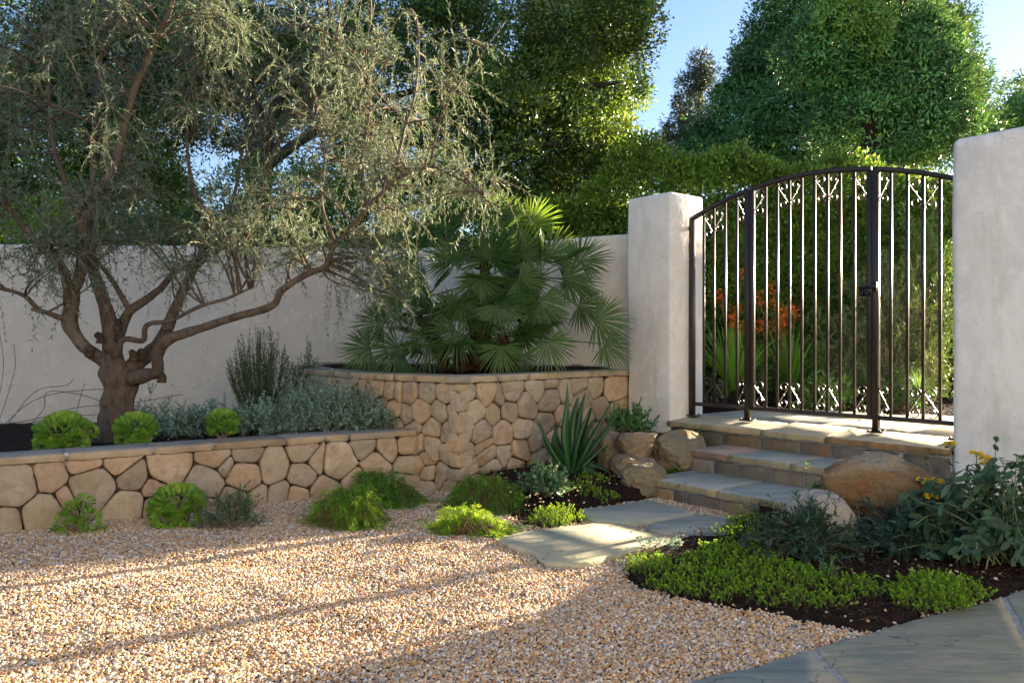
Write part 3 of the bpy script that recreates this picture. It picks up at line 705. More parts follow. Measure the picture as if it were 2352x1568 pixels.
def thick(a, b, t_=.28):
    U_, L_ = unit(a, b); n = np.array([-U_[1], U_[0], 0]); n = n if n[1] > 0 else -n
    return [a[:2], b[:2], (b + n * t_)[:2], (a + n * t_)[:2]]
o_ = np.array
back = [A1[:2], A2[:2], A3[:2], A4[:2], A4[:2] + o_([0, .3]), A3[:2] + o_([.0, .3]), A2[:2] + o_([.1, .3]), A1[:2] + o_([.2, .3])]
stucco_block("boundary_wall", back[::-1], .1, 2.385, M_stucco2, "long beige stucco wall running behind the palm and the olive tree", "wall", .05)

# ------------------------------------------------------------------ steps
steps = empty("stone_steps", G(1.3, -.5, 0), "three broad flagstone steps rising to the iron gate", "steps")
def rect(s0, s1, b0, b1): return np.array([G(s0, b0, 0)[:2], G(s1, b0, 0)[:2], G(s1, b1, 0)[:2], G(s0, b1, 0)[:2]])
def riser(s0, s1, b, z0, z1, bounds, cols, sd):
    m_ = MB(); obox(m_, G((s0 + s1) / 2, b + .12, (z0 + z1) / 2), SV * (s1 - s0) / 2, BV * .12, ZV * (z1 - z0) / 2); m_.build("riser_mortar", M_grout, steps)
    m_ = MB(); r = np.random.default_rng(sd); xs = [s0] + bounds + [s1]
    for i in range(len(xs) - 1):
        x0, x1 = xs[i] + .008, xs[i + 1] - .008
        q = np.array([[x0, z0 + .006], [x0 + (x1 - x0) * .5, z0 + .004], [x1, z0 + .008], [x1 + r.normal(0, .006), z1 - .02], [x0 + (x1 - x0) * .4, z1 - .016], [x0 + r.normal(0, .006), z1 - .02]])
        cen = q.mean(0); V = []
        for sc, h in ((1, .0), (1, .006), (.985, .010), (.6, .012)):
            V.append(np.array([G(*(cen + (p_ - cen) * sc).tolist()[:1], b - h, (cen + (p_ - cen) * sc)[1]) for p_ in q]))
        n = 6; k = np.arange(n); k2 = (k + 1) % n
        m_.add(np.concatenate(V), [np.stack([j * n + k, j * n + k2, (j + 1) * n + k2, (j + 1) * n + k], 1) for j in range(3)] + [list(range(3 * n, 4 * n))], np.array(cols[i % len(cols)]) * r.uniform(.7, 1.35) * np.array([1.0, r.uniform(.92, 1.04), r.uniform(.82, 1.12)]))
    m_.build("riser_stones", M_riser, steps)
zl = lambda p: .075 * np.clip(((p - P0[:2]) @ BV[:2]), -.1, .5)
# landing
riser(-.02, 2.56, .02, .0, .435, [.60, .98, 1.36, 1.64, 1.92, 2.2], [(.55, .56, .58), (.62, .52, .45), (.58, .54, .5), (.55, .52, .5), (.5, .5, .5), (.45, .43, .42), (.40, .40, .42)], 1)
land = [(-.02, 1.02, 0, .42), (1.02, 1.62, 0, .5), (1.62, 2.56, 0, .45), (-.02, .45, .42, 1.5), (.45, 1.3, .42, 1.1), (1.3, 2.0, .5, 1.3), (2.0, 2.56, .45, 1.4), (.45, 1.3, 1.1, 1.9), (1.3, 2.56, 1.4, 2.2)]
lcol = [(1.25, 1.18, 1.02), (1.35, 1.22, 1.02), (1.45, 1.28, 1.05), (1.0, .98, 1.02), (1.1, 1.1, 1.1), (1.4, 1.32, 1.2), (1.4, 1.3, 1.15), (1.2, 1.15, 1.05), (1.3, 1.25, 1.15)]
for i, (s0, s1, b0, b1) in enumerate(land):
    m_ = MB(); rough_slab(m_, rect(s0 + (.006 if s0 > 0 else 0), s1 - .006, b0 + (.006 if b0 else -.025), b1 - .006), .440, .490, lcol[i], jit=.007, seed=200 + i, zf=zl, edge=(.95, .80, .58) if i != 2 else (.62, .40, .24)); m_.build("landing_slab", M_flag, steps)
m_ = MB(); m_.add([G(-.02, .03, .470), G(2.56, .03, .470), G(2.56, 1.5, .500), G(-.02, 1.5, .500)], [0, 1, 2, 3]); m_.build("landing_grout", M_grout, steps)
# second step
riser(.64, 2.14, -.50, .0, .275, [.90, 1.16, 1.43, 1.72, 1.95], [(.75, .72, .66), (.72, .68, .62), (.66, .64, .6), (.7, .64, .58), (.66, .62, .58), (.6, .58, .56)], 2)
for i, (s0, s1, c_) in enumerate([(.62, 1.06, (1.25, .92, .85)), (1.06, 1.62, (1.1, 1.12, 1.15)), (1.62, 2.16, (1.05, 1.08, 1.1))]):
    m_ = MB(); rough_slab(m_, rect(s0, s1 - .008, -.53, .018), .272, .325, c_, jit=.007, seed=220 + i, edge=(.80, .70, .54) if i else (.66, .42, .36)); m_.build("tread_slab", M_flag, steps)
# first step
riser(.70, 2.10, -1.10, -.05, .105, [.98, 1.10, 1.42, 1.72, 1.9], [(.85, .66, .56), (.62, .56, .54), (.58, .55, .53), (.72, .60, .5), (.64, .58, .52), (.66, .6, .5)], 3)
for i, (s0, s1, c_) in enumerate([(.68, 1.40, (1.12, 1.14, 1.15)), (1.40, 2.12, (1.05, 1.08, 1.12))]):
    m_ = MB(); rough_slab(m_, rect(s0, s1 - .008, -1.13, -.502), .103, .155, c_, jit=.007, seed=230 + i, edge=(.80, .68, .50)); m_.build("tread_slab", M_flag, steps)

# fallen leaves and twigs
m_ = MB(); k = 420; lp_ = np.column_stack([rng.uniform(-3.5, 2.6, k), rng.uniform(2.6, 6.6, k), np.full(k, .018)]); lp_[:, 2] += np.maximum(hg(lp_[:, 0], lp_[:, 1]), -.005)
lp_[:, 2] += np.where(inpoly(lp_[:, 0], lp_[:, 1], SLAB1) | inpoly(lp_[:, 0], lp_[:, 1], SLAB2) | inpoly(lp_[:, 0], lp_[:, 1], SLAB3), .018, 0)
pv = inpoly(lp_[:, 0], lp_[:, 1], PAVE); lp_ = lp_[~pv | (rng.uniform(0, 1, k) < .35)]; k = len(lp_)
leaves(m_, lp_, np.column_stack([rng.normal(size=(k, 2)), rng.normal(0, .12, k)]), np.column_stack([rng.normal(0, .3, (k, 2)), np.ones(k)]), rng.uniform(.02, .045, k), rng.uniform(.006, .014, k), vary(k, (1.4, 1.0, .6), .45, .1), fold=.3)
tag(m_.build("leaf_litter", M_twig), "dry brown olive leaves scattered over the gravel and slabs", "fallen leaves", kind='stuff')
# ------------------------------------------------------------------ gate
GB = .281; ZG = .523
def arch(s): return 2.703 - .1565 * (s - 1.26) ** 2
def us(u):
    r_ = (u - 1176) / F; p_ = G(0, GB, 0); return (p_[1] * r_ - p_[0]) / (SV[0] - SV[1] * r_)
def gu(x): return us((1680 + x / 3.618) * .9408)
gate = empty("iron_gate", G(1.26, GB, ZG), "dark bronze arched wrought iron gate with scrolls between the two white walls", "gate")
def gbox(name, s0, s1, z0, z1, d=.02, b=0., m=M_iron, par=gate, bev=.002):
    m_ = MB(); obox(m_, G((s0 + s1) / 2, GB + b, (z0 + z1) / 2), SV * (s1 - s0) / 2, BV * d / 2, ZV * (z1 - z0) / 2, bev=bev); return m_.build(name, m, par)
def archbar(name, s0, s1, drop0, drop1, d, b=0.):
    m_ = MB(); ss_ = np.linspace(s0, s1, 28); V = []
    for s in ss_:
        for bb, dz in ((-d / 2, drop0), (d / 2, drop0), (d / 2, drop1), (-d / 2, drop1)): V.append(G(s, GB + b + bb, arch(s) - dz))
    n = len(ss_); q = []
    for i in range(n - 1):
        for k in range(4): q.append([i * 4 + k, i * 4 + (k + 1) % 4, i * 4 + 4 + (k + 1) % 4, i * 4 + 4 + k])
    m_.add(V, [np.array(q)[:, ::-1], [0, 1, 2, 3][::-1], [4 * n - 4, 4 * n - 3, 4 * n - 2, 4 * n - 1]]); return m_.build(name, M_iron, gate)
sL, sH, sK = us(1590), us(1717), us(2012)
panels = [("side_panel", sL, sH), ("gate_leaf", sH, sK), ("side_panel", sK, 2.50)]
def post(s, z1=None):
    gbox("post", s - .023, s + .023, ZG, z1 if z1 else arch(s) - .002, .048, bev=.003)
    m_ = MB(); obox(m_, G(s, GB, ZG + .005), SV * .06, BV * .05, ZV * .005)
    for ds in (-.048, .048):
        for db in (-.036, .036):
            tubes(m_, [[G(s + ds, GB + db, ZG + .008), G(s + ds, GB + db, ZG + .026)]], .007, 6, cap=True)
    m_.build("base_plate", M_iron, gate)
post(sL, arch(sL) - .03); post(sH); post(sK); post(2.50)
bars1 = [gu(138), gu(228), gu(328), gu(430)]; bars2 = [gu(685), gu(787), gu(895), gu(1003), gu(1117), gu(1230), gu(1342), gu(1467)]; bars3 = [gu(1790), gu(1935), gu(2075), gu(2225)]
print("bars", [round(x, 3) for x in bars1 + bars2 + bars3], "posts", sL, sH, sK)
stl0, stl1 = sH + .05, sK - .05
archbar("arch_rail", sL - .02, sH - .0235, 0, .040, .038); archbar("arch_rail", sH + .028, sK - .028, 0, .040, .038); archbar("arch_rail", sK + .0235, 2.476, 0, .040, .038)
ZB0, ZB1 = .625, .660
gbox("bottom_rail", sL + .0235, sH - .0235, ZB0, ZB1, .036); gbox("bottom_rail", sH + .028, sK - .028, ZB0, ZB1, .036); gbox("bottom_rail", sK + .0235, 2.476, ZB0, ZB1, .036)
gbox("stile", stl0 - .021, stl0 + .019, ZB1, arch(stl0) - .036, .038); gbox("stile", stl1 - .019, stl1 + .021, ZB1, arch(stl1) - .036, .038)
for s in bars1 + bars2 + bars3: gbox("bar", s - .010, s + .010, ZB1, arch(s) - .040, .020, bev=.0015)
for z_ in (.80, 2.30): gbox("hinge", sH + .0235, sH + .030, z_ - .04, z_ + .04, .03)
def scroll(s0, wd, zb, mir, flip, ht=.235):
    """flat-bar S scroll in cell starting at s0 (next to centre bar), width wd, from zb up (or down if flip)"""
    P_ = []
    r1 = wd * .44; c1 = (wd * .47, ht - r1 * 1.0); c2 = (wd * .53, r1 * 1.0)
    for a in np.linspace(R(-200), R(180), 26)[::1]:
        k = (a - R(-200)) / (R(180) - R(-200)); rr = r1 * (.28 + .72 * k ** .8); P_.append((c1[0] + rr * math.cos(a), c1[1] + rr * math.sin(a)))
    for a in np.linspace(R(0), R(-380), 26):
        k = 1 - (a / R(-380)); rr = r1 * (.28 + .72 * k ** .8); P_.append((c2[0] + rr * math.cos(a), c2[1] + rr * math.sin(a)))
    P_ = np.array(P_)
    if flip: P_[:, 1] = -P_[:, 1]
    if mir: P_[:, 0] = -P_[:, 0]
    P_ = np.array([[s0 + x, zb + y] for x, y in P_])
    t_ = nrm(np.gradient(P_, axis=0)); n_ = np.stack([-t_[:, 1], t_[:, 0]], 1) * .0025
    V = []
    for p_, q_ in zip(P_, n_):
        for sg, bb in ((1, -.008), (1, .008), (-1, .008), (-1, -.008)): V.append(G(p_[0] + sg * q_[0], GB + bb, p_[1] + sg * q_[1]))
    n = len(P_); k = np.arange(n - 1)[:, None]; m_ = MB()
    q = np.concatenate([np.stack([k[:, 0] * 4 + j, k[:, 0] * 4 + (j + 1) % 4, k[:, 0] * 4 + 4 + (j + 1) % 4, k[:, 0] * 4 + 4 + j], 1) for j in range(4)])
    m_.add(V, q)
    mid = P_[25] * .5 + P_[26] * .5
    obox(m_, G(mid[0], GB, mid[1]), SV * .007, BV * .011, ZV * .007)
    return m_.build("scroll", M_iron, gate)
def pair(sc, wl, wr, left=True, right=True, ht=.235):
    e = .0087
    for on, wd, mir in ((right, wr, False), (left, wl, True)):
        if not on: continue
        x0 = sc + (e if not mir else -e); w_ = wd - 2 * e
        scroll(x0, w_, ZB1 + .001, mir, False, ht)
        sm = sc + (wd / 2 if not mir else -wd / 2)
        scroll(x0, w_, min(arch(sc), arch(sm + (wd / 2 if not mir else -wd / 2))) - .04, mir, True, ht)
pair(bars1[1], bars1[1] - bars1[0], bars1[2] - bars1[1]); pair(sH - .015, sH - .015 - bars1[3], 0, right=False)
pair(stl0 + .011, 0, bars2[0] - stl0 - .011, left=False); pair(bars2[2], bars2[2] - bars2[1], bars2[3] - bars2[2]); pair(bars2[5], bars2[5] - bars2[4], bars2[6] - bars2[5])
pair(stl1 - .011, stl1 - .011 - bars2[7], 0, right=False); pair(sK + .015, 0, bars3[0] - sK - .015, left=False); pair(bars3[2], bars3[2] - bars3[1], bars3[3] - bars3[2])
# latch
lat = empty("gate_latch", G(sK - .04, GB - .03, 1.66), None, None)
lat.parent = gate; lat.location = tuple(G(sK - .04, GB - .03, 1.66) - G(1.26, GB, ZG)); WORLD[lat.name] = tuple(G(sK - .04, GB - .03, 1.66))
m_ = MB(); tubes(m_, [[G(sK - .13, GB - .036, 1.685), G(sK - .115, GB - .036, 1.688), G(sK + .015, GB - .036, 1.688)]], .011, 8, cap=True)
obox(m_, G(sK + .008, GB - .034, 1.685), SV * .014, BV * .012, ZV * .036)
for x_ in (-.105, -.06): obox(m_, G(sK + x_, GB - .03, 1.635), SV * .014, BV * .012, ZV * .020)
obox(m_, G(sK - .075, GB - .024, 1.655), SV * .05, BV * .006, ZV * .042)
o = m_.build("bolt", M_iron2, lat)
# wall bracket
m_ = MB(); obox(m_, G(sL - .03, GB, 2.36), SV * .045, BV * .012, ZV * .02); m_.build("wall_bracket", M_iron, gate)
m_ = MB(); obox(m_, G(2.535, GB, 2.2), SV * .03, BV * .012, ZV * .02); m_.build("wall_bracket", M_iron, gate)

# ------------------------------------------------------------------ boulders
def ico(sub):
    import bmesh
    bm = bmesh.new(); bmesh.ops.create_icosphere(bm, subdivisions=sub, radius=1); v = np.array([q.co[:] for q in bm.verts]); f = np.array([[x.index for x in q.verts] for q in bm.faces]); bm.free(); return v, f
ICO5 = ico(5)
def boulder(c, rx, ry, rz, yaw, seed, label, col=(1, 1, 1), box=.5, cuts=7, dmin=.72, greytop=0, group="boulders beside the steps"):
    r = np.random.default_rng(seed); v, f = ICO5; v = v.copy()
    e = 2 + box * 3; k = (np.abs(v) ** e).sum(1) ** (-1 / e); v = v * (k[:, None] * (1 - 0) )
    for _ in range(cuts):
        n = nrm(r.normal(size=3)); d = r.uniform(dmin, .98 if dmin > .8 else .95) ; s = v @ n; m = s > d; v[m] -= np.outer((s[m] - d) * .85, n)
    v = v * (1 + .07 * vnoise(v * 1.8, seed)[:, None] + .035 * vnoise(v * 4, seed + 1)[:, None] - .034 * np.abs(vnoise(v * 7, seed + 4))[:, None] + .014 * vnoise(v * 15, seed + 2)[:, None] - .012 * np.abs(vnoise(v * 26, seed + 9))[:, None])
    col = np.tile(np.asarray(col, float), (len(v), 1))
    if greytop: 
        kq = np.clip((v[:, 2] - .55 + .25 * vnoise(v * 3, 5)) * 4, 0, 1)[:, None]; col = col * (1 - kq) + np.array([1.05, 1.1, 1.15]) * kq
    pat = np.clip(vnoise(v * 2.2, seed + 7) * 1.5, 0, 1)[:, None] * .35; col = col * (1 - pat) + col * np.array([.75, .85, .95]) * pat
    v = v * [rx, ry, rz]; cy, sy = math.cos(yaw), math.sin(yaw)
    v = np.stack([v[:, 0] * cy - v[:, 1] * sy, v[:, 0] * sy + v[:, 1] * cy, v[:, 2]], 1) + c
    m_ = MB(); m_.add(v, f, col); return tag(m_.build("boulder", M_rock, smooth=True), label, "boulder", group)
def bo(u, v, D, w_, h_, dep, *a, **k): return boulder(at(u, v, D), w_ / 2 / F * D, dep / 2, h_ / 2 / F * D, *a, **k)
bo(1560, 1036, 6.98, 125, 92, .40, .5, 11, "large smooth boulder touching the left end of the second step", (.90, .95, .88), box=.55)
bo(1462, 1022, 6.80, 92, 60, .28, .3, 12, "tan squarish boulder on top of the pile left of the steps", (1.05, .95, .88), box=1.0)
bo(1406, 1008, 7.02, 62, 44, .22, .2, 13, "small wedge shaped stone at the left top of the boulder pile", (1.05, 1.02, 1.0), box=.7)
bo(1462, 1074, 6.66, 104, 66, .30, .2, 14, "pale rounded boulder under the tan squarish one", (1.08, 1.0, .92), box=.55)
bo(1483, 1104, 6.46, 112, 82, .32, .6, 15, "greenish round boulder at the foot of the pile beside the lowest step", (.85, .90, .80), box=.55)
bo(1400, 1060, 6.95, 66, 88, .25, .1, 16, "upright mossy boulder in the shade behind the aloe", (.72, .76, .66), box=.55)
boulder(at(2018, 1128, 5.05), .36, .25, .235, -.35, 31, "big rusty brown boulder at the right end of the steps", (.72, .56, .40), box=1.6, cuts=9, dmin=.86, greytop=1)
bo(1878, 1190, 4.82, 185, 125, .34, .2, 17, "low pale rounded boulder behind the dark shrub", (1.35, 1.55, 1.95), box=.25)

# ------------------------------------------------------------------ plants: generic
def dome_paths(base, rx, ry, h, n, K=6, rise=.5, rmin=.75, sp=1.0, spread0=.05, low=0.0):
    th = rng.uniform(0, 2 * np.pi, n); ph = np.arccos(1 - rng.uniform(0, 1, n) ** sp * (1 - low)); 
    rr = rng.uniform(rmin, 1.05, n)
    e = np.stack([rx * np.sin(ph) * np.cos(th), ry * np.sin(ph) * np.sin(th), h * np.cos(ph)], 1) * rr[:, None]
    p0 = np.asarray(base) + np.column_stack([rng.normal(0, spread0, (n, 2)), np.zeros(n)]); p2 = np.asarray(base) + e
    p1 = p0 * .6 + p2 * .4 + np.column_stack([np.zeros((n, 2)), h * rise * rng.uniform(.4, 1, n)])
    return bez(p0, p1, p2, K)
def shrub(name, label, cat, base, rx, ry, h, n, per, L, W, lm, col, group=None, stemcol=(1, 1, 1), stem_r=.003, spread=50, t0=.25, rise=.5, sp=1.0, rmin=.7, droop=0., pairs=False, rich=False, cv=.22, low=0., sprig=0, bend=0., K=6, hue=.08):
    o = empty(name, base, label, cat, group)
    pth = dome_paths(base, rx, ry, h, n, K=K, rise=rise, sp=sp, rmin=rmin, low=low)
    ms = MB(); tubes(ms, pth, np.linspace(stem_r, stem_r * .4, pth.shape[1])[None, :], 3, stemcol); ms.build("stems", M_twig, o)
    ml = MB(); leafy(ml, pth, per, L, W, col, spread, t0, cv=cv, droop=droop, pairs=pairs, rich=rich, bend=bend, hue=hue)
    if sprig:
        k = rng.integers(0, n, n * sprig); ends = pth[k, rng.integers(2, K, n * sprig)]; d = nrm((ends - np.asarray(base)) + rng.normal(0, .25 * h, ends.shape) + [0, 0, h * .3])
        ln = rng.uniform(.05, .12, (len(ends), 1)) * (h / .3) ** .5
        q = bez(ends, ends + d * ln * .5, ends + d * ln + rng.normal(0, .01, ends.shape), 4)
        leafy(ml, q, max(4, per // 2), L, W, col, spread, 0.0, cv=cv, droop=droop, pairs=pairs, rich=rich, bend=bend, hue=hue)
    ml.build("foliage", lm, o)
    return o

# aeonium rosettes
def rosette(mb, c, axis, R_, n, col, tight=1.0):
    axis = nrm(axis); ref = np.array([1., 0, 0]) if abs(axis[0]) < .8 else np.array([0, 1., 0]); a = nrm(np.cross(axis, ref)); b = np.cross(axis, a)
    n = int(n * 1.35); i = np.arange(n); th = i * 2.39996; k = (i + 1) / n
    for j in range(n):
        t_ = k[j]; rad = nrm(a * math.cos(th[j]) + b * math.sin(th[j]))
        ph = R(8 + 92 * t_ ** .62)
        p0 = c + rad * R_ * .62 * math.sin(ph) + axis * R_ * (.42 * math.cos(ph) - .2)
        el = R(78 - 88 * t_ ** .75 * tight + rng.normal(0, 9))
        d = rad * math.cos(el) + axis * math.sin(el); up = axis * math.cos(el) - rad * math.sin(el); sd = np.cross(d, up)
        L = R_ * (.18 + .42 * t_ ** .6) * rng.uniform(.8, 1.18); W = L * .62
        p0 = p0 - d * L * .35
        rows = []
        for q, wv in ((0, .30), (.3, .55), (.6, .92), (.82, 1.0), (.95, .72), (1.03, .16)):
            cc = p0 + d * L * q + up * L * (.16 * q * q - .03)
            for x, lift in ((-1, .22), (-.5, .03), (0, 0), (.5, .03), (1, .22)):
                rows.append(cc + sd * x * W * wv * .5 + up * lift * W * wv * .55)
        g = np.arange(30).reshape(6, 5); f_ = np.stack([g[:-1, :-1], g[:-1, 1:], g[1:, 1:], g[1:, :-1]], -1).reshape(-1, 4)
        cl = np.array(col) * (1.3 - .45 * t_) * math.exp(rng.normal(0, .12)) * np.array([1 + .25 * (1 - t_), 1, 1])
        mb.add(rows, f_, cl)
def aeonium(u, v, D, size, label, offs, n=46, zb=None):
    c = at(u, v, D); base = c.copy(); base[2] = zb if zb is not None else c[2] - size * .5
    o = empty("rosette_succulent", base, label, "succulent", "green rosette succulents along the low wall")
    toC = nrm(np.array([0, 0, CZ]) - c)
    heads = [(np.zeros(3), toC * .55 + ZV * .8, size * .52, n)] + [(np.array(q[:3]) * size, np.array(q[:3]) * 1.2 + ZV * .5 + toC * .5, size * q[3], int(n * .7)) for q in offs]
    for off, ax, rr, nn_ in heads:
        m_ = MB(); rosette(m_, c + off, ax, rr, nn_, (1, 1, 1)); m_.build("rosette", L_succ, o, smooth=True)
    m_ = MB(); b_ = base - [0, 0, .02]
    for off, ax, rr, nn_ in heads: tubes(m_, bez([b_], [b_ * .6 + (c + off) * .4], [c + off - nrm(ax) * rr * .25], 5), [[.018, .016, .014, .013, .012]], 6)
    m_.build("stem", M_twig, o)
aeonium(145, 982, 6.0, .40, "wide bright rosette succulent left of the olive trunk on the low wall", [(.36, -.15, -.22, .24), (.50, .1, -.05, .16), (-.32, -.1, -.25, .26), (.05, -.25, -.3, .24)], 60, .42)
aeonium(312, 975, 6.15, .33, "round bright rosette succulent just right of the olive trunk", [(.22, -.2, -.28, .24), (-.25, -.1, -.25, .26)], 56, .42)
aeonium(512, 962, 6.62, .28, "smaller rosette succulent amid the silver foliage behind the low wall", [(.25, -.1, -.2, .26), (-.25, -.1, -.25, .24)], 50, .42)
aeonium(408, 1145, 5.42, .36, "tall rosette succulent on the gravel against the low wall", [(-.36, -.1, -.12, .26), (-.1, -.3, -.3, .28), (.3, -.15, -.3, .26), (-.42, -.05, -.42, .22), (.38, 0, -.05, .2)], 56, .0)
aeonium(178, 1172, 5.22, .20, "cluster of small open rosettes on the gravel at the left", [(-.5, -.1, -.3, .42), (.5, -.1, -.25, .44), (0, -.35, -.55, .46), (.2, .1, .35, .36), (-.75, 0, -.75, .36), (.75, -.05, -.8, .38), (-.25, .1, .15, .36)], 26, .0)
# ------------------------------------------------------------------ fan palm
palm_c = np.array([-.30, 7.75, .93])
palm = empty("fan_palm", palm_c, "bushy green fan palm growing in the stone planter", "palm")
ptr = MB()
crowns = []
for (u, v, D, u0, D0, r0) in ((1100, 655, 7.75, 1090, 7.75, .075), (1040, 790, 7.6, 1060, 7.7, .06), (1160, 770, 7.65, 1130, 7.75, .06), (1235, 640, 7.9, 1170, 7.85, .06), (950, 720, 7.9, 1030, 7.85, .055), (1110, 560, 8.0, 1110, 7.95, .06)):
    b_ = at(u0, 850, D0); t_ = at(u, v, D); c_, r_ = branch(ptr, [b_, b_ * .5 + t_ * .5 + [.02, 0, .02], t_], [r0, r0 * 1.05, r0 * .8], 12, .18, (.7, .55, .42), 3); crowns.append(t_)
    # fibrous leaf bases
    n = 220; tt = rng.uniform(0, 1, n); pp = c_[(tt * (len(c_) - 1)).astype(int)]; dd = nrm(np.column_stack([rng.normal(size=(n, 2)), rng.uniform(.3, 1.4, n)]))
    leaves(ptr, pp + dd * r0 * .6 * [1, 1, 0], dd, rvec(n), rng.uniform(.05, .12, n), .03, vary(n, (.9, .6, .4), .35), fold=.3)
ptr.build("trunk", M_bark, palm, smooth=False)
def fan(hub, d, up, Rf, base_pt, nl=32, arc=210, col=(1, 1, 1), sag=.25):
    """fan leaf: hub, axis direction d, blade normal up"""
    d = nrm(d); sd = nrm(np.cross(d, up)); up = np.cross(sd, d); m_ = MB()
    ang = np.linspace(-R(arc) / 2, R(arc) / 2, nl) + rng.normal(0, .03, nl)
    dr = np.cos(ang)[:, None] * d + np.sin(ang)[:, None] * sd; Lg = Rf * (.72 + .28 * np.cos(ang * .8)) * rng.uniform(.9, 1.05, nl)
    K = 6; tq = np.linspace(0, 1, K); wv = np.array([.010, .42, .9, 1.0, .62, .05]) * .021 * Rf / .45
    perp = nrm(np.cross(dr, up)); V = np.zeros((nl, K, 3, 3)); gz = np.array([0, 0, -1.])
    cup = .10 * np.abs(np.sin(ang))[:, None]
    for k, tt in enumerate(tq):
        cen = hub + dr * (Lg * tt)[:, None] + up * (cup * Rf * tt) + gz * (sag * Lg * tt ** 2.2)[:, None] * rng.uniform(.7, 1.3, nl)[:, None]
        V[:, k, 1] = cen - up * wv[k] * .45; V[:, k, 0] = cen - perp * wv[k] * .5; V[:, k, 2] = cen + perp * wv[k] * .5
    base = np.arange(nl)[:, None, None] * K * 3 + np.arange(K - 1)[None, :, None] * 3 + np.arange(2)[None, None, :]
    f_ = np.stack([base, base + 1, base + 4, base + 3], -1).reshape(-1, 4)
    m_.add(V.reshape(-1, 3), f_, np.repeat(vary(nl, col, .1, .04), K * 3, 0))
    mid = (hub + base_pt) / 2 + up * .03
    tubes(m_, bez([base_pt], [mid], [hub], 6), .006, 4, np.array([1.3, 1.2, 1.0]))
    m_.build("frond", L_palm, palm)
toC = lambda p: nrm(np.array([0, 0, CZ]) - p)
def pf(u, v, D, du, dv, ci, Rf=.45, face=.7, col=(1, 1, 1), arc=200, dd=0., sag=.25, nl=32):
    """hub at pixel, axis direction in screen (du,dv), dd depth component"""
    Rf *= .84; sag *= .45; h = at(u, v, D); d = nrm([du, dd, -dv]); up = nrm(toC(h) * face + ZV * (1 - face) + BV * .0)
    fan(h, d, up, Rf, crowns[ci], arc=arc, col=col, sag=sag, nl=nl)
pf(1150, 795, 7.25, .05, 1, 1, .36, .9, (1.15, 1.2, 1)); pf(1258, 785, 7.3, .45, .7, 2, .38, .85, (1.2, 1.2, 1)); pf(1050, 760, 7.35, -.6, .8, 1, .42, .7)
pf(915, 800, 7.45, -.9, .45, 4, .44, .75, (.8, .9, .9)); pf(1440 - 70, 735, 7.7, 1, .15, 3, .46, .75, (1.1, 1.1, 1)); pf(1390, 790, 7.6, .9, .6, 2, .34, .8, (1, 1, .9))
pf(1060, 690, 7.45, -.3, .9, 0, .42, .75); pf(1140, 700, 7.4, .3, .9, 0, .42, .7, (.95, 1, .9)); pf(1240, 690, 7.5, .6, .8, 3, .45, .75, (1.1, 1.1, .9)); pf(970, 640, 7.6, -.8, .3, 4, .42, .7, (.8, .9, .8))
pf(1300, 640, 7.75, .9, -.1, 3, .46, .7); pf(1330, 600, 8.0, .8, -.6, 3, .46, .6, (.85, .9, .85)); pf(1260, 590, 7.9, .4, -.9, 3, .48, .6, (1.1, 1.1, .9)); pf(1190, 590, 7.8, .1, -1, 0, .48, .55, (1.2, 1.15, .8))
pf(1120, 600, 7.8, -.2, -1, 0, .48, .6); pf(1040, 600, 7.8, -.6, -.8, 0, .46, .6, (.9, .95, .85)); pf(960, 580, 8.0, -.8, -.6, 4, .46, .6, (.75, .85, .8)); pf(1150, 520, 8.05, .2, -1, 5, .48, .5, (1.1, 1.1, .85))
pf(1080, 510, 8.1, -.3, -1, 5, .5, .5, (.8, .9, .8)); pf(1215, 520, 8.05, .6, -.8, 5, .48, .5, (1.2, 1.2, .85)); pf(1010, 530, 8.15, -.8, -.6, 5, .46, .5, (.7, .85, .75)); pf(1330, 700, 8.0, 1, .4, 3, .42, .7, (.8, .85, .8))
pf(1000, 720, 7.8, -.9, .5, 4, .4, .7, (.7, .8, .7)); pf(1100, 640, 7.5, .0, .6, 0, .4, .9, (1, 1, .85)); pf(1190, 640, 7.5, .6, .3, 0, .42, .8, (1.05, 1, .8)); pf(960, 850, 7.6, -.4, .9, 1, .22, .8, (.7, .8, .7)); pf(1200, 815, 7.5, .4, .9, 2, .22, .8, (.8, .9, .8))
pf(850, 800, 7.5, -1, .25, 4, .40, .75, (.75, .9, .8)); pf(880, 745, 7.6, -.9, -.1, 4, .40, .7, (.7, .85, .75)); pf(930, 690, 7.7, -.8, -.4, 4, .40, .7, (.75, .9, .75)); pf(985, 780, 7.45, -.5, .9, 1, .38, .75, (.85, .95, .8))
for k in range(74):
    ci = rng.integers(0, 6); th = rng.uniform(0, 6.28); el = rng.uniform(-.25, 1.25); dr = np.array([math.cos(th) * math.cos(el), math.sin(th) * math.cos(el) * .8, math.sin(el)])
    h = crowns[ci] + dr * rng.uniform(.22, .42)
    if h[1] > 8.55 - .25 * h[0]: continue
    fan(h, dr, nrm(ZV * .7 + toC(h) * .4 + rng.normal(0, .25, 3)), rng.uniform(.28, .38), crowns[ci], col=(.8, .9, .78), sag=.12)

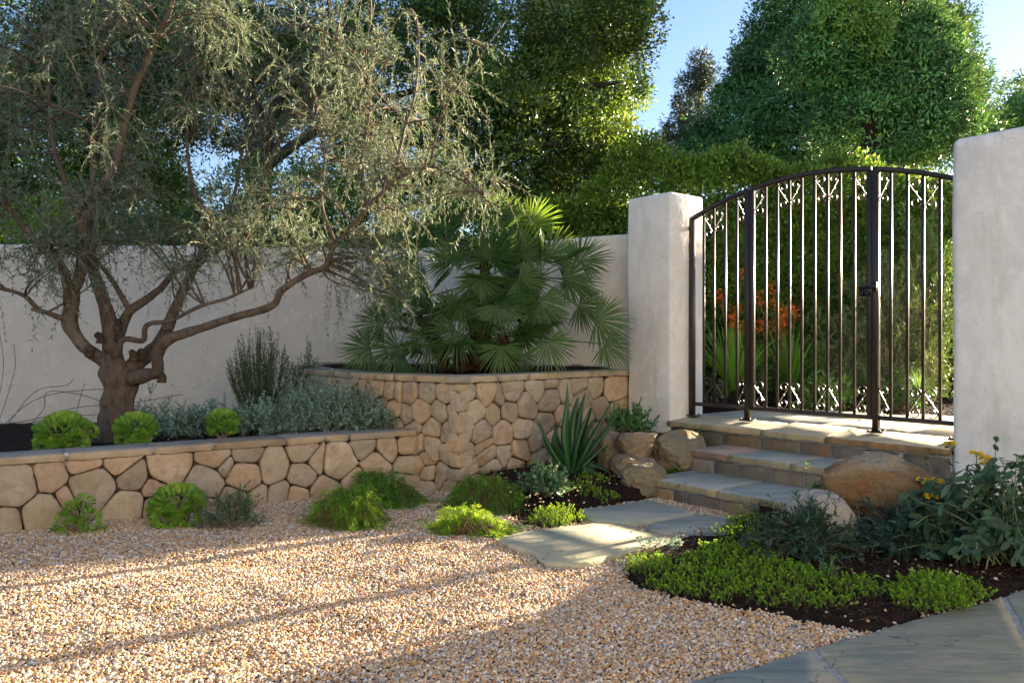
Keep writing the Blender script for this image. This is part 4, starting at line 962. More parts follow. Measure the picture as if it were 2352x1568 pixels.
# ------------------------------------------------------------------ aloe
def aloe():
    base = at(1312, 1090, 6.72)
    o = empty("aloe", base, "large dark green toothed aloe in front of the stone planter", "aloe")
    def leaf(path, w0, seedn):
        c_ = crom(path, 6); n = len(c_); t_ = nrm(np.gradient(c_, axis=0)); vw = nrm(np.array([0, 0, CZ]) - c_.mean(0))
        out = nrm(c_[-1] - c_[0] * [1, 1, 0] - [0, 0, c_[-1][2]]) if np.linalg.norm((c_[-1] - c_[0])[:2]) > .03 else vw
        out = np.array([out[0], out[1], .25]); sd = nrm(np.cross(t_, np.broadcast_to(out, t_.shape))); nn_ = np.cross(sd, t_)
        k = np.linspace(0, 1, n); wv = w0 * (1 - k ** 1.6) * (.85 + .3 * np.minimum(k * 4, 1)) + .001
        prof = [(-1, .28), (-.55, -.02), (0, -.12), (.55, -.02), (1, .28), (.6, -.16), (0, -.34), (-.6, -.16)]
        V = np.stack([c_ + sd * (x * wv * .5)[:, None] - nn_ * (y * wv * .55)[:, None] * -1 for x, y in prof], 1)
        m_ = MB(); a = np.arange(n - 1)[:, None] * 8; j = np.arange(8)[None]; j2 = (j + 1) % 8
        m_.add(V.reshape(-1, 3), np.stack([a + j, a + j2, a + 8 + j2, a + 8 + j], -1).reshape(-1, 4), vary(1, (1, 1, 1), .12)[0])
        # teeth
        q = np.linspace(1, n - 3, 16).astype(int)
        for sgn in (-1, 1):
            pp = V[q, 0 if sgn < 0 else 4]; leaves(m_, pp, sd[q] * sgn + t_[q] * .4, nn_[q], .011, .006, (3.2, 2.6, 1.2), fold=.0)
        m_.build("leaf", L_aloe, o, smooth=True)
    B = base
    def L(px, dep, w0, i=0):
        w0 *= 1.45; pts_ = [B + [0, 0, -.02]] + [at(u, v, B[1] + d_) for (u, v), d_ in zip(px, dep)]
        leaf(pts_, w0, i)
    L([(1300, 1000), (1304, 930), (1303, 876)], [-.02, .0, .02], .085)
    L([(1330, 1010), (1352, 950), (1358, 930)], [-.06, -.06, -.05], .085)
    L([(1350, 1020), (1385, 960), (1412, 908)], [-.03, -.02, .0], .08)
    L([(1322, 1000), (1333, 940), (1346, 895)], [.03, .06, .10], .065)
    L([(1312, 990), (1322, 935), (1329, 906)], [.05, .1, .13], .06)
    L([(1270, 1035), (1245, 990), (1220, 955)], [-.02, .0, .02], .065)
    L([(1262, 1030), (1245, 985), (1238, 958)], [.04, .07, .08], .055)
    L([(1288, 1030), (1278, 995), (1273, 975)], [.08, .12, .14], .05)
    L([(1365, 1020), (1400, 975), (1425, 922)], [.06, .1, .14], .06)
    L([(1350, 1058), (1385, 1030), (1398, 1020)], [-.05, -.06, -.05], .06)
    L([(1360, 1072), (1392, 1080), (1412, 1100)], [-.06, -.10, -.14], .06)
    L([(1335, 1080), (1360, 1082), (1376, 1095)], [-.12, -.18, -.22], .055)
    L([(1260, 1072), (1225, 1066), (1198, 1074)], [-.04, -.08, -.12], .05)
    L([(1285, 1040), (1272, 1010), (1290, 960)], [-.05, -.06, -.06], .06)
    L([(1336, 1030), (1350, 985), (1372, 950)], [.08, .12, .16], .055)
aloe()

# ------------------------------------------------------------------ shrubs near the steps
shrub("grey_green_shrub", "rounded grey green shrub with pale leaf tips in front of the aloe", "shrub", atz(1250, 1135, .08), .20, .17, .20, 60, 18, .030, .014, L_green, (1.0, 1.08, 1.25), stem_r=.004, spread=40, t0=.45, sprig=3, rich=True, low=.1)
shrub("green_shrub", "compact green shrub at the base of the white pillar above the boulders", "shrub", at(1448, 998, 7.25), .24, .18, .24, 60, 16, .036, .016, L_green, (.80, 1.1, .8), stem_r=.004, spread=40, t0=.45, sprig=3, rich=True, low=.1)
# shelf soil behind the boulder pile
shelf = np.array([[.93, 7.35], [1.15, 6.98], [1.62, 6.9], [1.72, 7.2], [1.7, 7.6], G(0, 0, 0)[:2], G(-.566, 0, 0)[:2], [1.1, 8.1]])
m_ = MB(); rough_slab(m_, shelf, -.03, .36, (1, 1, 1), jit=.01, seed=5); tag(m_.build("bank_soil", M_mulch), kind='structure')
add_chips(shelf, 1600, .363)
def feather(u, v, D, rx, ry, h, n, label, col=(1, 1, 1), droop=1.0):
    base = at(u, v, D); base[2] = .0
    o = empty("feathery_mound", base, label, "shrub", "feathery lime mounds along the stone walls")
    pth = dome_paths(base, rx, ry, h, n, K=8, rise=.9, sp=.85, rmin=.45, low=.0)
    pth[:, :, 2] -= (np.linspace(0, 1, 8) ** 3)[None] * rng.uniform(.02, .10, (n, 1)); pth[:, :, 2] = np.maximum(pth[:, :, 2], .012)
    ms = MB(); tubes(ms, pth, .0014, 3, (1, .9, .6)); ms.build("stems", M_twig, o)
    mp = pth[:max(26, n // 9)]
    P, T, t_ = on_paths(mp, 16, .35); k = len(P); sd_ = nrm(T * .9 + nrm(np.cross(T, rvec(k))) * .6 + [0, 0, -.1]); sl_ = rng.uniform(.06, .15, (k, 1)) * (.6 + .5 * t_[:, None])
    sub = bez(P, P + sd_ * sl_ * .6 + [0, 0, .015], P + sd_ * sl_ - [0, 0, .03], 5); sub[:, :, 2] = np.maximum(sub[:, :, 2], .012)
    P, T, t_ = on_paths(sub, 20, .1); k = len(P)
    d = nrm(T * .6 + nrm(np.cross(T, rvec(k))) * .7 + np.array([0, 0, -.22 * droop]))
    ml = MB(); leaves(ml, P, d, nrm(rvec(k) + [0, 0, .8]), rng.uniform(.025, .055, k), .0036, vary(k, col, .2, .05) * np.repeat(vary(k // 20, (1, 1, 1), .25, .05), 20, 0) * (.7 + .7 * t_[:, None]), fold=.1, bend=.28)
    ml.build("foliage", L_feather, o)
feather(800, 1200, 5.50, .33, .26, .27, 520, "large feathery lime mound in front of the low stone wall", (.95, 1, .8))
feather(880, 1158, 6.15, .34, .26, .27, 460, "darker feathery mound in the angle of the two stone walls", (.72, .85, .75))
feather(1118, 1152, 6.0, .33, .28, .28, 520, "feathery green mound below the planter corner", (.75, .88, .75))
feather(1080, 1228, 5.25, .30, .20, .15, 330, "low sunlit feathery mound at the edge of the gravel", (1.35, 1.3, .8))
shrub("dwarf_olive_shrub", "small sparse grey green shrub on the gravel beside the tall rosette", "shrub", atz(530, 1212, 0), .23, .14, .27, 40, 26, .030, .008, L_rose, (1.1, 1.35, 1.2), spread=45, t0=.2, sprig=2, pairs=True)
# sedum
def sedum(name, poly, n, label, zb=.03, hf=None, col=(1, 1, 1), hgt=.046, group="lime sedum patches in the mulch", kind=None, needles=26):
    p = samp_poly(poly, n); c = poly.mean(0); zz = zb + (hf(p) if hf is not None else 0)
    d = np.full(n, 9.)
    for i in range(len(poly)):
        a, b = poly[i], poly[(i + 1) % len(poly)]; ab = b - a; t_ = np.clip(((p - a) @ ab) / (ab @ ab + 1e-9), 0, 1); d = np.minimum(d, np.linalg.norm(p - (a + t_[:, None] * ab), axis=1))
    clump = vnoise(np.column_stack([p * 9, np.zeros(n)]), 4)
    keep = (d + clump * .05 > .015) & (clump > -.62); p, zz, d, clump = p[keep], (zz if np.ndim(zz) else np.full(n, zz))[keep], d[keep], clump[keep]; n = len(p)
    h = hgt * (.45 + .55 * np.clip(d / .12, 0, 1)) * rng.uniform(.45, 1.5, n) * (1 + .5 * clump)
    b0 = np.column_stack([p, zz]); lean = rng.normal(0, .55, (n, 2)) * h[:, None]; tip = b0 + np.column_stack([lean, h])
    q = bez(b0, b0 * .5 + tip * .5 + [0, 0, .004], tip, 4); o = empty(name, (c[0], c[1], zb), label, "ground cover", group)
    if kind: o['kind'] = kind
    ms = MB(); tubes(ms, q, .0013, 3, (.9, 1.1, .6)); ms.build("stems", L_stem, o)
    ml = MB(); P, T, t_ = on_paths(q, needles, .30, 1.0, jit=.9); tt = 1 - (1 - t_) ** 2.2 * .8; k = len(P)
    P = np.repeat(tip, needles, 0) * (tt[:, None]) + np.repeat(b0, needles, 0) * (1 - tt[:, None]); t_ = tt
    dd = nrm(T * (.1 + .9 * t_[:, None] ** 4) + rvec(k) * .8 + [0, 0, .25])
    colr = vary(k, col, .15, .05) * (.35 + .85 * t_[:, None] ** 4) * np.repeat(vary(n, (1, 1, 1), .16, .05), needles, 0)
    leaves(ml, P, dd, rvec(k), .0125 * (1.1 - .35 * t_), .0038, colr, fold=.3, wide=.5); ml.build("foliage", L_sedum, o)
    return o
SED1 = zpoly([(1425, 1318), (1470, 1278), (1560, 1290), (1600, 1262), (1680, 1212), (1770, 1205), (1800, 1290), (1900, 1325), (2010, 1335), (2030, 1378), (1900, 1402), (1700, 1396), (1560, 1374), (1480, 1350)], .03)
sedum("sedum_patch", SED1, 2300, "broad lime sedum carpet between the flagstones and the gravel", .03, hR)
SED2 = zpoly([(2040, 1345), (2110, 1322), (2190, 1340), (2285, 1362), (2250, 1400), (2225, 1432), (2130, 1414), (2040, 1392)], .03)
sedum("sedum_patch", SED2, 680, "lime sedum patch spilling over the edge of the paving at right", .03, hR, hgt=.050)
SED3 = zpoly([(1210, 1198), (1235, 1178), (1300, 1172), (1345, 1190), (1340, 1202), (1290, 1212), (1215, 1212)], .02)
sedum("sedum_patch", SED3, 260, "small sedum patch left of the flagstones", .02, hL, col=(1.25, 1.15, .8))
SED4 = zpoly([(1300, 1135), (1350, 1125), (1440, 1130), (1445, 1152), (1390, 1170), (1315, 1152)], .02)
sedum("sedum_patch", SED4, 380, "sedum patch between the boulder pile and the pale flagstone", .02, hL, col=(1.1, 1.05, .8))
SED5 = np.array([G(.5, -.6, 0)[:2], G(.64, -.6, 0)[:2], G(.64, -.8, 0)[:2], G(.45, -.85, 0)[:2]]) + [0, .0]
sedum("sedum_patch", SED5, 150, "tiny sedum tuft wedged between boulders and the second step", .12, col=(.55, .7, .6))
shrub("jade_tuft", "small yellow green succulent tuft against the landing riser", "succulent", G(.40, -.12, .36), .11, .09, .12, 30, 12, .016, .010, L_green, (.9, .9, .45), t0=.4, rich=True)
aeo = np.array([[0, 0, 0]])
def smallros(u, v, D, label, k, cols):
    base = at(u, v, D); base[2] = .02; o = empty("pale_succulent", base, label, "succulent")
    for i in range(k):
        m_ = MB(); rosette(m_, base + [rng.uniform(-.11, .11), rng.uniform(-.05, .05), rng.uniform(.03, .06)], nrm(toC(base) * .5 + ZV * .8 + rng.normal(0, .3, 3)), rng.uniform(.030, .05), 14, cols, .8); m_.build("rosette", L_silver, o, smooth=True)
smallros(1508, 1278, 4.72, "pale grey succulent rosettes at the corner of the mulch by the flagstones", 9, (1.5, 1.5, 1.3))
shrub("trailing_tuft", "small green tuft growing between the lowest step and the big boulder", "shrub", at(1895, 1135, 5.15), .14, .1, .11, 40, 22, .02, .004, L_green, (.55, .85, .5), t0=.2)

def wand(name, label, u, v, D, rx, ry, h, n, per, L_, W_, lm, col, tall=(), group=None, **kw):
    base = at(u, v, D); base[2] = .03 + float(hR(base[None, :2])[0]); o = shrub(name, label, "shrub", base, rx, ry, h, n, per, L_, W_, lm, col, group=group, **kw)
    if len(tall):
        m_ = MB(); s_ = MB()
        for (tu, tv, td) in tall:
            tip = at(tu, tv, base[1] + td); q = bez([base + [(tip[0] - base[0]) * .5, 0, 0]], [base * .3 + tip * .7 - [0, 0, (tip[2] - base[2]) * .25]], [tip], 8)
            tubes(s_, q, .002, 3, (.8, .9, .6)); leafy(m_, q, 20, L_ * .95, W_, np.array(col) * [2.0, 1.9, 1.0], 40, .3, pairs=True)
        m_.build("shoot_leaves", lm, o); s_.build("shoot", L_stem, o)
    return o
wand("dark_leaved_shrub", "dark narrow leaved shrub with tall shoots in front of the pale boulder", 1850, 1325, 4.50, .40, .24, .27, 100, 22, .042, .012, L_dark, (1.0, 1.0, 1.0), tall=[(1856, 1062, .25), (1768, 1138, .0), (1700, 1165, -.02), (1905, 1120, .1), (1830, 1130, .1), (1730, 1180, .05)], group="dark narrow leaved shrubs in the right bed", pairs=True, spread=45, sprig=1, t0=.2)
wand("dark_leaved_shrub", "bluish dark shrub sprawling between the big boulder and the yellow flowers", 2075, 1285, 4.6, .36, .24, .26, 110, 24, .040, .011, L_dark, (.9, 1.05, 1.35), tall=[(2200, 1210, .0), (2185, 1230, -.1), (2090, 1165, .05)], group="dark narrow leaved shrubs in the right bed", pairs=True, spread=45, sprig=1, t0=.2)
wand("leafy_weed", "small upright green shoot standing in the mulch", 1905, 1335, 4.05, .05, .05, .16, 7, 20, .034, .006, L_green, (.7, 1.1, .7), spread=60)
# phlomis
def phlomis():
    base = at(2262, 1300, 4.45); base[2] = .05; o = empty("yellow_flowering_shrub", base, "large soft leaved shrub with yellow flower whorls against the right wall", "shrub")
    n = 95; pth = dome_paths(base, .52, .34, .60, n, K=9, rise=.5, sp=.9, rmin=.6, spread0=.12)
    ends = [(2180, 1018, 5.0), (2242, 1040, 4.8), (2288, 1008, 4.75), (2266, 1066, 4.6), (2118, 1102, 4.75), (2150, 1104, 4.7), (2138, 1138, 4.55), (2348, 1050, 4.5), (2128, 1052, 4.9), (2262, 1052, 4.7)]
    tp = np.array([at(*e) for e in ends]); b0 = np.tile(base, (len(tp), 1)) + np.column_stack([(tp - base)[:, 0] * .5, (tp - base)[:, 1] * .5, np.zeros(len(tp))])
    tall = bez(b0, b0 * .45 + tp * .55 + [0, 0, .05], tp, 9); allp_ = np.concatenate([pth, tall])
    ms = MB(); tubes(ms, allp_, np.linspace(.005, .003, 9)[None], 4, (1, 1, 1)); ms.build("stems", L_stem, o)
    ml = MB()
    leafy(ml, pth, 18, .075, .038, (1, 1, 1), 62, .18, cv=.2, pairs=True, rich=True, bend=.22, droop=.15, upn=.6, fold=.1)
    leafy(ml, tall, 8, .055, .024, (1, 1, 1), 70, .3, cv=.2, pairs=True, rich=True, bend=.2, upn=.5)
    ml.build("leaves", L_phlo, o)
    for e in (0, 1, 3, 4, 5, 6, 9):
        c_ = tp[e]; m_ = MB(); k = 26; th = rng.uniform(0, 6.28, k); d = nrm(np.stack([np.cos(th), np.sin(th), rng.uniform(-.1, .7, k)], 1))
        leaves(m_, c_ + d * .008, d, rvec(k), rng.uniform(.028, .042, k), .018, vary(k, (1, 1, 1), .2), fold=.4, rich=True, bend=.4); m_.build("flower", L_yellow, o)
    for e in (2, 7, 8):
        m_ = MB(); k = 30; d = rvec(k); leaves(m_, tp[e], d, rvec(k), .022, .010, (1.2, 1.3, .9), fold=.3); m_.build("seed_head", L_phlo, o)
    m_ = MB(); c_ = at(2252, 1095, 4.55); k = 40; d = rvec(k); leaves(m_, c_, d, rvec(k), .030, .012, (1, 1, 1), fold=.3); m_.build("dry_seed_head", M_bark, o)
phlomis()

# ------------------------------------------------------------------ raised bed plants (silver foliage, rosemary, bare vine)
o = empty("silver_foliage_plant", at(700, 980, 6.9) * [1, 1, 0] + [0, 0, .42], "mounding silver leaved plant filling the bed behind the low wall", "shrub")
ml = MB(); ms = MB()
for (u, v, D, rx, ry, h, n) in ((560, 0, 7.0, .45, .3, .34, 60), (650, 0, 7.0, .45, .3, .40, 80), (740, 0, 7.05, .45, .35, .46, 90), (820, 0, 6.95, .35, .25, .46, 70), (400, 0, 6.9, .40, .3, .28, 50), (470, 0, 7.1, .4, .3, .30, 50), (700, 0, 7.5, .5, .3, .5, 50), (330, 0, 6.85, .25, .2, .50, 26), (880, 0, 6.98, .12, .08, .30, 18)):
    b_ = np.array([(u - 1176) / F * D, D, .42]); q = dome_paths(b_, rx, ry, h, n, K=7, rise=.4, rmin=.7, spread0=.12)
    tubes(ms, q, .0014, 3, (1.2, 1.5, 1.3)); leafy(ml, q, 30, .021, .018, (1, 1, 1), 70, .2, cv=.3, upn=.3)
    k = rng.integers(0, n, n * 3); e = q[k, rng.integers(3, 7, n * 3)]; d = nrm(np.column_stack([rng.normal(0, .5, (len(e), 2)), np.ones(len(e))])); q2 = bez(e, e + d * .04, e + d * rng.uniform(.05, .12, (len(e), 1)), 4)
    tubes(ms, q2, .0010, 3, (1.6, 2.0, 1.8)); leafy(ml, q2, 14, .019, .016, (1.15, 1.15, 1.1), 70, 0, cv=.3)
ms.build("stems", M_twig, o); ml.build("foliage", L_silver, o)
def rosemary(u, D, h, w_, n, label):
    b_ = np.array([(u - 1176) / F * D, D, .38]); o = empty("upright_needle_shrub", b_, label, "shrub", "upright needle leaved shrubs against the wall")
    th = rng.uniform(0, 6.28, n); rr = w_ * np.sqrt(rng.uniform(0, 1, n)); tip = b_ + np.stack([rr * np.cos(th), rr * np.sin(th) * .7, h * (1 - .45 * (rr / w_) ** 2) * rng.uniform(.7, 1.05, n)], 1)
    p0 = b_ + (tip - b_) * [.25, .25, 0]; q = bez(p0, p0 * .5 + tip * .5 + (tip - b_) * [.18, .18, 0], tip, 7)
    ms = MB(); tubes(ms, q, .0015, 3, (.6, .7, .5)); ms.build("stems", M_twig, o)
    ml = MB(); leafy(ml, q, 80, .036, .0085, (1.15, 1.4, 1.2), 48, .10, cv=.25); ml.build("foliage", L_rose, o)
rosemary(600, 8.2, 1.08, .36, 150, "larger upright needle leaved shrub in front of the beige wall")
rosemary(708, 8.5, .90, .17, 60, "smaller upright needle leaved shrub beside the stone planter")
o = empty("bare_vine", at(60, 990, 8.85), "leafless brown vine stems spread over the base of the left wall", "vine")
m_ = MB()
for pth in ([(0, 985), (60, 930), (120, 905), (200, 895), (260, 893)], [(5, 975), (90, 960), (180, 935), (300, 925), (420, 905)], [(0, 960), (20, 900), (35, 840), (32, 790)], [(10, 985), (80, 900), (150, 885), (170, 870)], [(60, 985), (100, 940), (110, 900), (180, 905), (245, 925)], [(170, 985), (180, 930), (195, 880)],
            [(-30, 1000), (0, 900), (8, 830), (0, 770)], [(20, 985), (120, 960), (240, 950)]):
    c_ = np.array([at(u, v, 8.85 + .03 * math.sin(u * .05)) for u, v in pth]); c_ = crom(c_, 8); tubes(m_, c_[None], .0035, 4, (.9, .7, .6))
m_.build("stems", M_bark, o)

# ------------------------------------------------------------------ olive tree
OD = 6.6
ol = empty("olive_tree", at(250, 1010, OD), "multi limbed old olive tree with grey green foliage in the left bed", "tree")
bk = MB()
def W(w_, D=6.6): return w_ / 2 / F * D
def px(lst, D0, D1):
    n = len(lst); return [at(u, v, D0 + (D1 - D0) * i / (n - 1)) for i, (u, v) in enumerate(lst)]
limbs = []
def limb(lst, D0, D1, ws, sides=10, gn=.10, seed=0):
    c_, r_ = branch(bk, px(lst, D0, D1), [W(x) for x in ws], sides, gn, (1, 1, 1), seed); limbs.append((c_, r_)); return c_
limb([(246, 1030), (250, 1000), (258, 945), (264, 890), (262, 845), (258, 815)], 6.6, 6.6, [84, 60, 50, 54, 60, 44], 20, .24, 3)
limb([(280, 960), (283, 900), (290, 870), (305, 850)], 6.62, 6.62, [50, 52, 50, 40], 12, .2, 5)
limb([(256, 836), (228, 820), (202, 804), (180, 779), (160, 742), (164, 705), (163, 668)], 6.6, 6.45, [40, 32, 28, 28, 33, 32, 34], 12, .12, 7)
limb([(160, 672), (146, 620), (119, 588), (90, 563), (36, 497), (0, 461), (-60, 400)], 6.45, 6.1, [24, 20, 18, 16, 12, 9, 6])
limb([(166, 670), (182, 640), (189, 599), (190, 545), (205, 490), (232, 430), (262, 385), (292, 266), (317, 187), (360, 94), (392, 22), (410, -60)], 6.45, 6.3, [28, 26, 24, 24, 23, 24, 20, 16, 15, 13, 11, 8])
limb([(190, 545), (172, 470), (150, 420), (120, 320), (110, 180), (100, 60)], 6.45, 6.7, [20, 15, 13, 11, 8, 6])
limb([(150, 735), (108, 718), (72, 710)], 6.45, 6.3, [13, 10, 7], 8); limb([(100, 718), (83, 705), (54, 678), (0, 662), (-60, 655)], 6.4, 6.1, [10, 10, 9, 8, 6], 8)
limb([(258, 830), (256, 779), (248, 728), (234, 678), (216, 628), (207, 581), (202, 527), (212, 430), (216, 300), (230, 160), (240, 20)], 6.65, 6.95, [44, 40, 34, 30, 26, 23, 20, 16, 12, 9, 6])
limb([(262, 820), (277, 757), (299, 714), (335, 689), (367, 664), (403, 624), (446, 598), (500, 540), (540, 440), (560, 320)], 6.7, 7.2, [32, 26, 22, 20, 17, 15, 13, 11, 9, 6])
limb([(299, 714), (274, 671), (252, 635), (223, 599), (200, 560)], 6.8, 7.0, [14, 12, 11, 9, 7], 8)
limb([(266, 818), (284, 780), (328, 782), (333, 755), (348, 742), (385, 739), (410, 728), (461, 703), (522, 685), (580, 660)], 6.5, 6.3, [16, 14, 12, 12, 12, 11, 10, 9, 7, 4], 8)
limb([(288, 885), (310, 838), (342, 812), (378, 772), (400, 714), (425, 660), (454, 606), (504, 570), (570, 520), (600, 440), (641, 324), (706, 241), (740, 120), (760, 0)], 6.65, 7.3, [50, 40, 34, 30, 26, 22, 19, 17, 15, 14, 13, 11, 8, 5])
limb([(305, 868), (335, 862), (362, 852), (362, 815), (388, 778), (461, 754), (540, 728), (623, 703), (648, 667), (702, 631), (749, 610), (767, 563), (799, 534), (843, 479), (915, 410), (1001, 378)], 6.55, 5.95, [40, 30, 25, 27, 25, 19, 17, 15, 14, 13, 12, 12, 11, 10, 8, 5])
limb([(990, 380), (1077, 425), (1141, 479)], 5.97, 5.85, [5, 4, 2.5], 6); limb([(987, 380), (1012, 274), (1048, 202), (1087, 151), (1163, 47)], 5.97, 5.9, [6, 5, 4, 3, 2], 6)
limb([(905, 418), (925, 313), (954, 212), (961, 90), (943, 18)], 6.0, 6.1, [8, 6, 5, 4, 2.5], 6); limb([(843, 479), (830, 360), (850, 240), (840, 120), (860, 10)], 6.05, 6.3, [8, 7, 5, 4, 3], 6)
limb([(770, 560), (740, 470), (745, 360), (720, 260)], 6.1, 6.4, [8, 7, 5, 4], 6); limb([(454, 606), (470, 520), (440, 420), (430, 300), (450, 150), (480, 20)], 6.9, 6.6, [12, 10, 9, 7, 6, 4], 8)
for (u, v, D) in ((232, 775, 6.55), (272, 770, 6.62), (308, 815, 6.6), (326, 812, 6.62), (372, 865, 6.5), (206, 806, 6.5), (388, 770, 6.45), (272, 745, 6.65)):
    c_ = at(u, v, D); branch(bk, [c_ - [0, 0, .05], c_, c_ + [rng.uniform(-.03, .03), -.03, .03]], [.035, .035, .026], 8, .3, (.6, .55, .5), 9)
bk.build("trunk", M_bark, ol, smooth=True)
# secondary branches toward targets in the crown
LP = np.concatenate([c_[len(c_) // 3:] for c_, r_ in limbs[3:]])
def ell(u, v, D, rx, ry, rz, n):
    c_ = at(u, v, D); d = rvec(n) * (rng.uniform(0, 1, (n, 1)) ** .45); return c_ + d * [rx, ry, rz]
T_ = np.concatenate([ell(120, 250, 6.7, 1.5, 1.2, 1.35, 150), ell(420, 90, 6.7, 1.4, 1.2, .9, 110), ell(700, 180, 6.7, 1.1, 1.0, 1.0, 90), ell(890, 300, 6.2, .62, .7, .8, 80), ell(350, 500, 6.4, 1.4, .7, .35, 55),
                     ell(900, 600, 6.0, .22, .35, .52, 34), ell(1080, 440, 5.95, .30, .3, .22, 14), ell(640, 470, 6.6, .7, .7, .5, 40), ell(60, 560, 6.3, .6, .6, .45, 40), ell(430, 610, 6.3, 1.2, .5, .18, 26), ell(700, 590, 6.2, .5, .4, .18, 12), ell(1060, 200, 5.95, .16, .2, .5, 14)])
# leave the sky gap open a little
uu = 1176 + T_[:, 0] / T_[:, 1] * F; vv = 784 - (T_[:, 2] - CZ) / T_[:, 1] * F
gap = ((uu - 470) / 120) ** 2 + ((vv - 370) / 85) ** 2 < 1
T_ = T_[~gap | (rng.uniform(0, 1, len(T_)) < .15)]
T_ = T_[(T_[:, 2] > 1.25) & (rng.uniform(0, 1, len(T_)) < .49)]
from numpy import linalg as LA
src = []
for t_ in T_:
    d = LA.norm(LP - t_, axis=1) + .5 * np.maximum(LP[:, 2] - t_[2] + .1, 0); k = np.argsort(d)[:6]; src.append(LP[rng.choice(k)])
src = np.array(src); mid = (src + T_) / 2 + rng.normal(0, .12, src.shape) + [0, 0, .10]
sec = bez(src, mid, T_, 8); sb = MB(); tubes(sb, sec, np.linspace(.010, .0035, 8)[None], 5, (1, 1, 1)); sb.build("branches", M_bark, ol)
# twigs
P, Tn, t_ = on_paths(sec, 9, .35, 1.0); n = len(P)
d = nrm(Tn * .5 + rvec(n) * .75 + [0, 0, .05]); ln = rng.uniform(.16, .42, n)[:, None]
tw = bez(P, P + d * ln * .55 + [0, 0, .03], P + d * ln + np.array([0, 0, -1.]) * ln * rng.uniform(0, .55, (n, 1)), 6)
lp = on_paths(np.array([LP[i:i + 6] for i in range(0, len(LP) - 6, 5)]), 3, 0, 1); k = rng.random(len(lp[0])) < .5
d2 = nrm(rvec(k.sum()) + [0, 0, .5]); l2 = rng.uniform(.15, .4, k.sum())[:, None]; b2 = lp[0][k]
k2 = b2[:, 2] > 1.9; tw2 = bez(b2[k2], b2[k2] + d2[k2] * l2[k2] * .5, b2[k2] + d2[k2] * l2[k2] - [0, 0, .05], 6)
# long pendulous shoots
hs = T_[rng.choice(len(T_), 120)]; hd = np.column_stack([rng.normal(0, .12, (120, 2)), -rng.uniform(.25, .75, 120)])
hang = bez(hs, hs + hd * .4 + rng.normal(0, .08, (120, 3)), hs + hd, 6); hang = hang[hang[:, -1, 2] > 1.1]
# shoots that rise straight up
us_ = T_[rng.choice(len(T_), 110)]; ud = np.column_stack([rng.normal(0, .10, (110, 2)), rng.uniform(.3, .7, 110)]); ups = bez(us_, us_ + ud * .5 + rng.normal(0, .04, (110, 3)), us_ + ud, 6)
twg = np.concatenate([tw, tw2, hang, ups]); print("olive twigs", len(twg))
tb = MB(); tubes(tb, twg, np.linspace(.0022, .0009, 6)[None], 3, (1.3, 1.3, 1.2)); tb.build("twigs", M_twig, ol)
lf = MB(); leafy(lf, np.concatenate([tw, tw2]), 18, .046, .0098, (1, 1, 1), 42, .05, cv=.3, pairs=True, hue=.05)
leafy(lf, np.concatenate([hang, ups]), 28, .046, .0098, (1.1, 1.1, 1.05), 42, .05, cv=.3, pairs=True, hue=.05)
lf.build("crown", L_olive, ol)

# ------------------------------------------------------------------ background trees and hedge
def crown(mb, blobs, n_cl, per, L, W_, col, clr=.35, shell=.55, up=.35, cv=.2, clv=.28, rich=False, droop=0., zmin=-9, holes=None, gap=0., sun=None):
    """clusters of leaves over ellipsoid blobs ((c),(r),weight)"""
    wts = np.array([b_[2] for b_ in blobs], float); wts /= wts.sum(); k = rng.choice(len(blobs), n_cl, p=wts)
    C_ = np.array([b_[0] for b_ in blobs])[k]; R_ = np.array([b_[1] for b_ in blobs])[k]
    d = rvec(n_cl); rad = shell + (1.06 - shell) * rng.uniform(0, 1, n_cl) ** .6
    c = C_ + d * R_ * rad[:, None]
    if gap > 0:
        m = vnoise(c * (2.2 / clr * .35), 12) > -1 + gap; c, d = c[m], d[m]
    if holes is not None:
        m = holes(c); c, d = c[m], d[m]
    m = c[:, 2] > zmin; c, d = c[m], d[m]; n = len(c)
    cc = vary(n, col, clv, .06); out = nrm(d + [0, 0, up])
    off = rvec(n * per) * (rng.uniform(0, 1, (n * per, 1)) ** .5) * clr * np.repeat(rng.uniform(.6, 1.3, n), per)[:, None]
    off -= np.repeat(out, per, 0) * (np.einsum('ij,ij->i', off, np.repeat(out, per, 0))[:, None]) * .35
    P_ = np.repeat(c, per, 0) + off
    D_ = nrm(off / clr + np.repeat(out, per, 0) * .5 + rvec(n * per) * .7 - [0, 0, droop]); N_ = nrm(np.repeat(out, per, 0) * .6 + rvec(n * per) * .8)
    leaves(mb, P_, D_, N_, L * rng.uniform(.7, 1.25, len(P_)), W_ * rng.uniform(.7, 1.2, len(P_)), np.repeat(cc, per, 0) * vary(len(P_), (1, 1, 1), cv, .04), fold=.18, rich=rich)
    return c
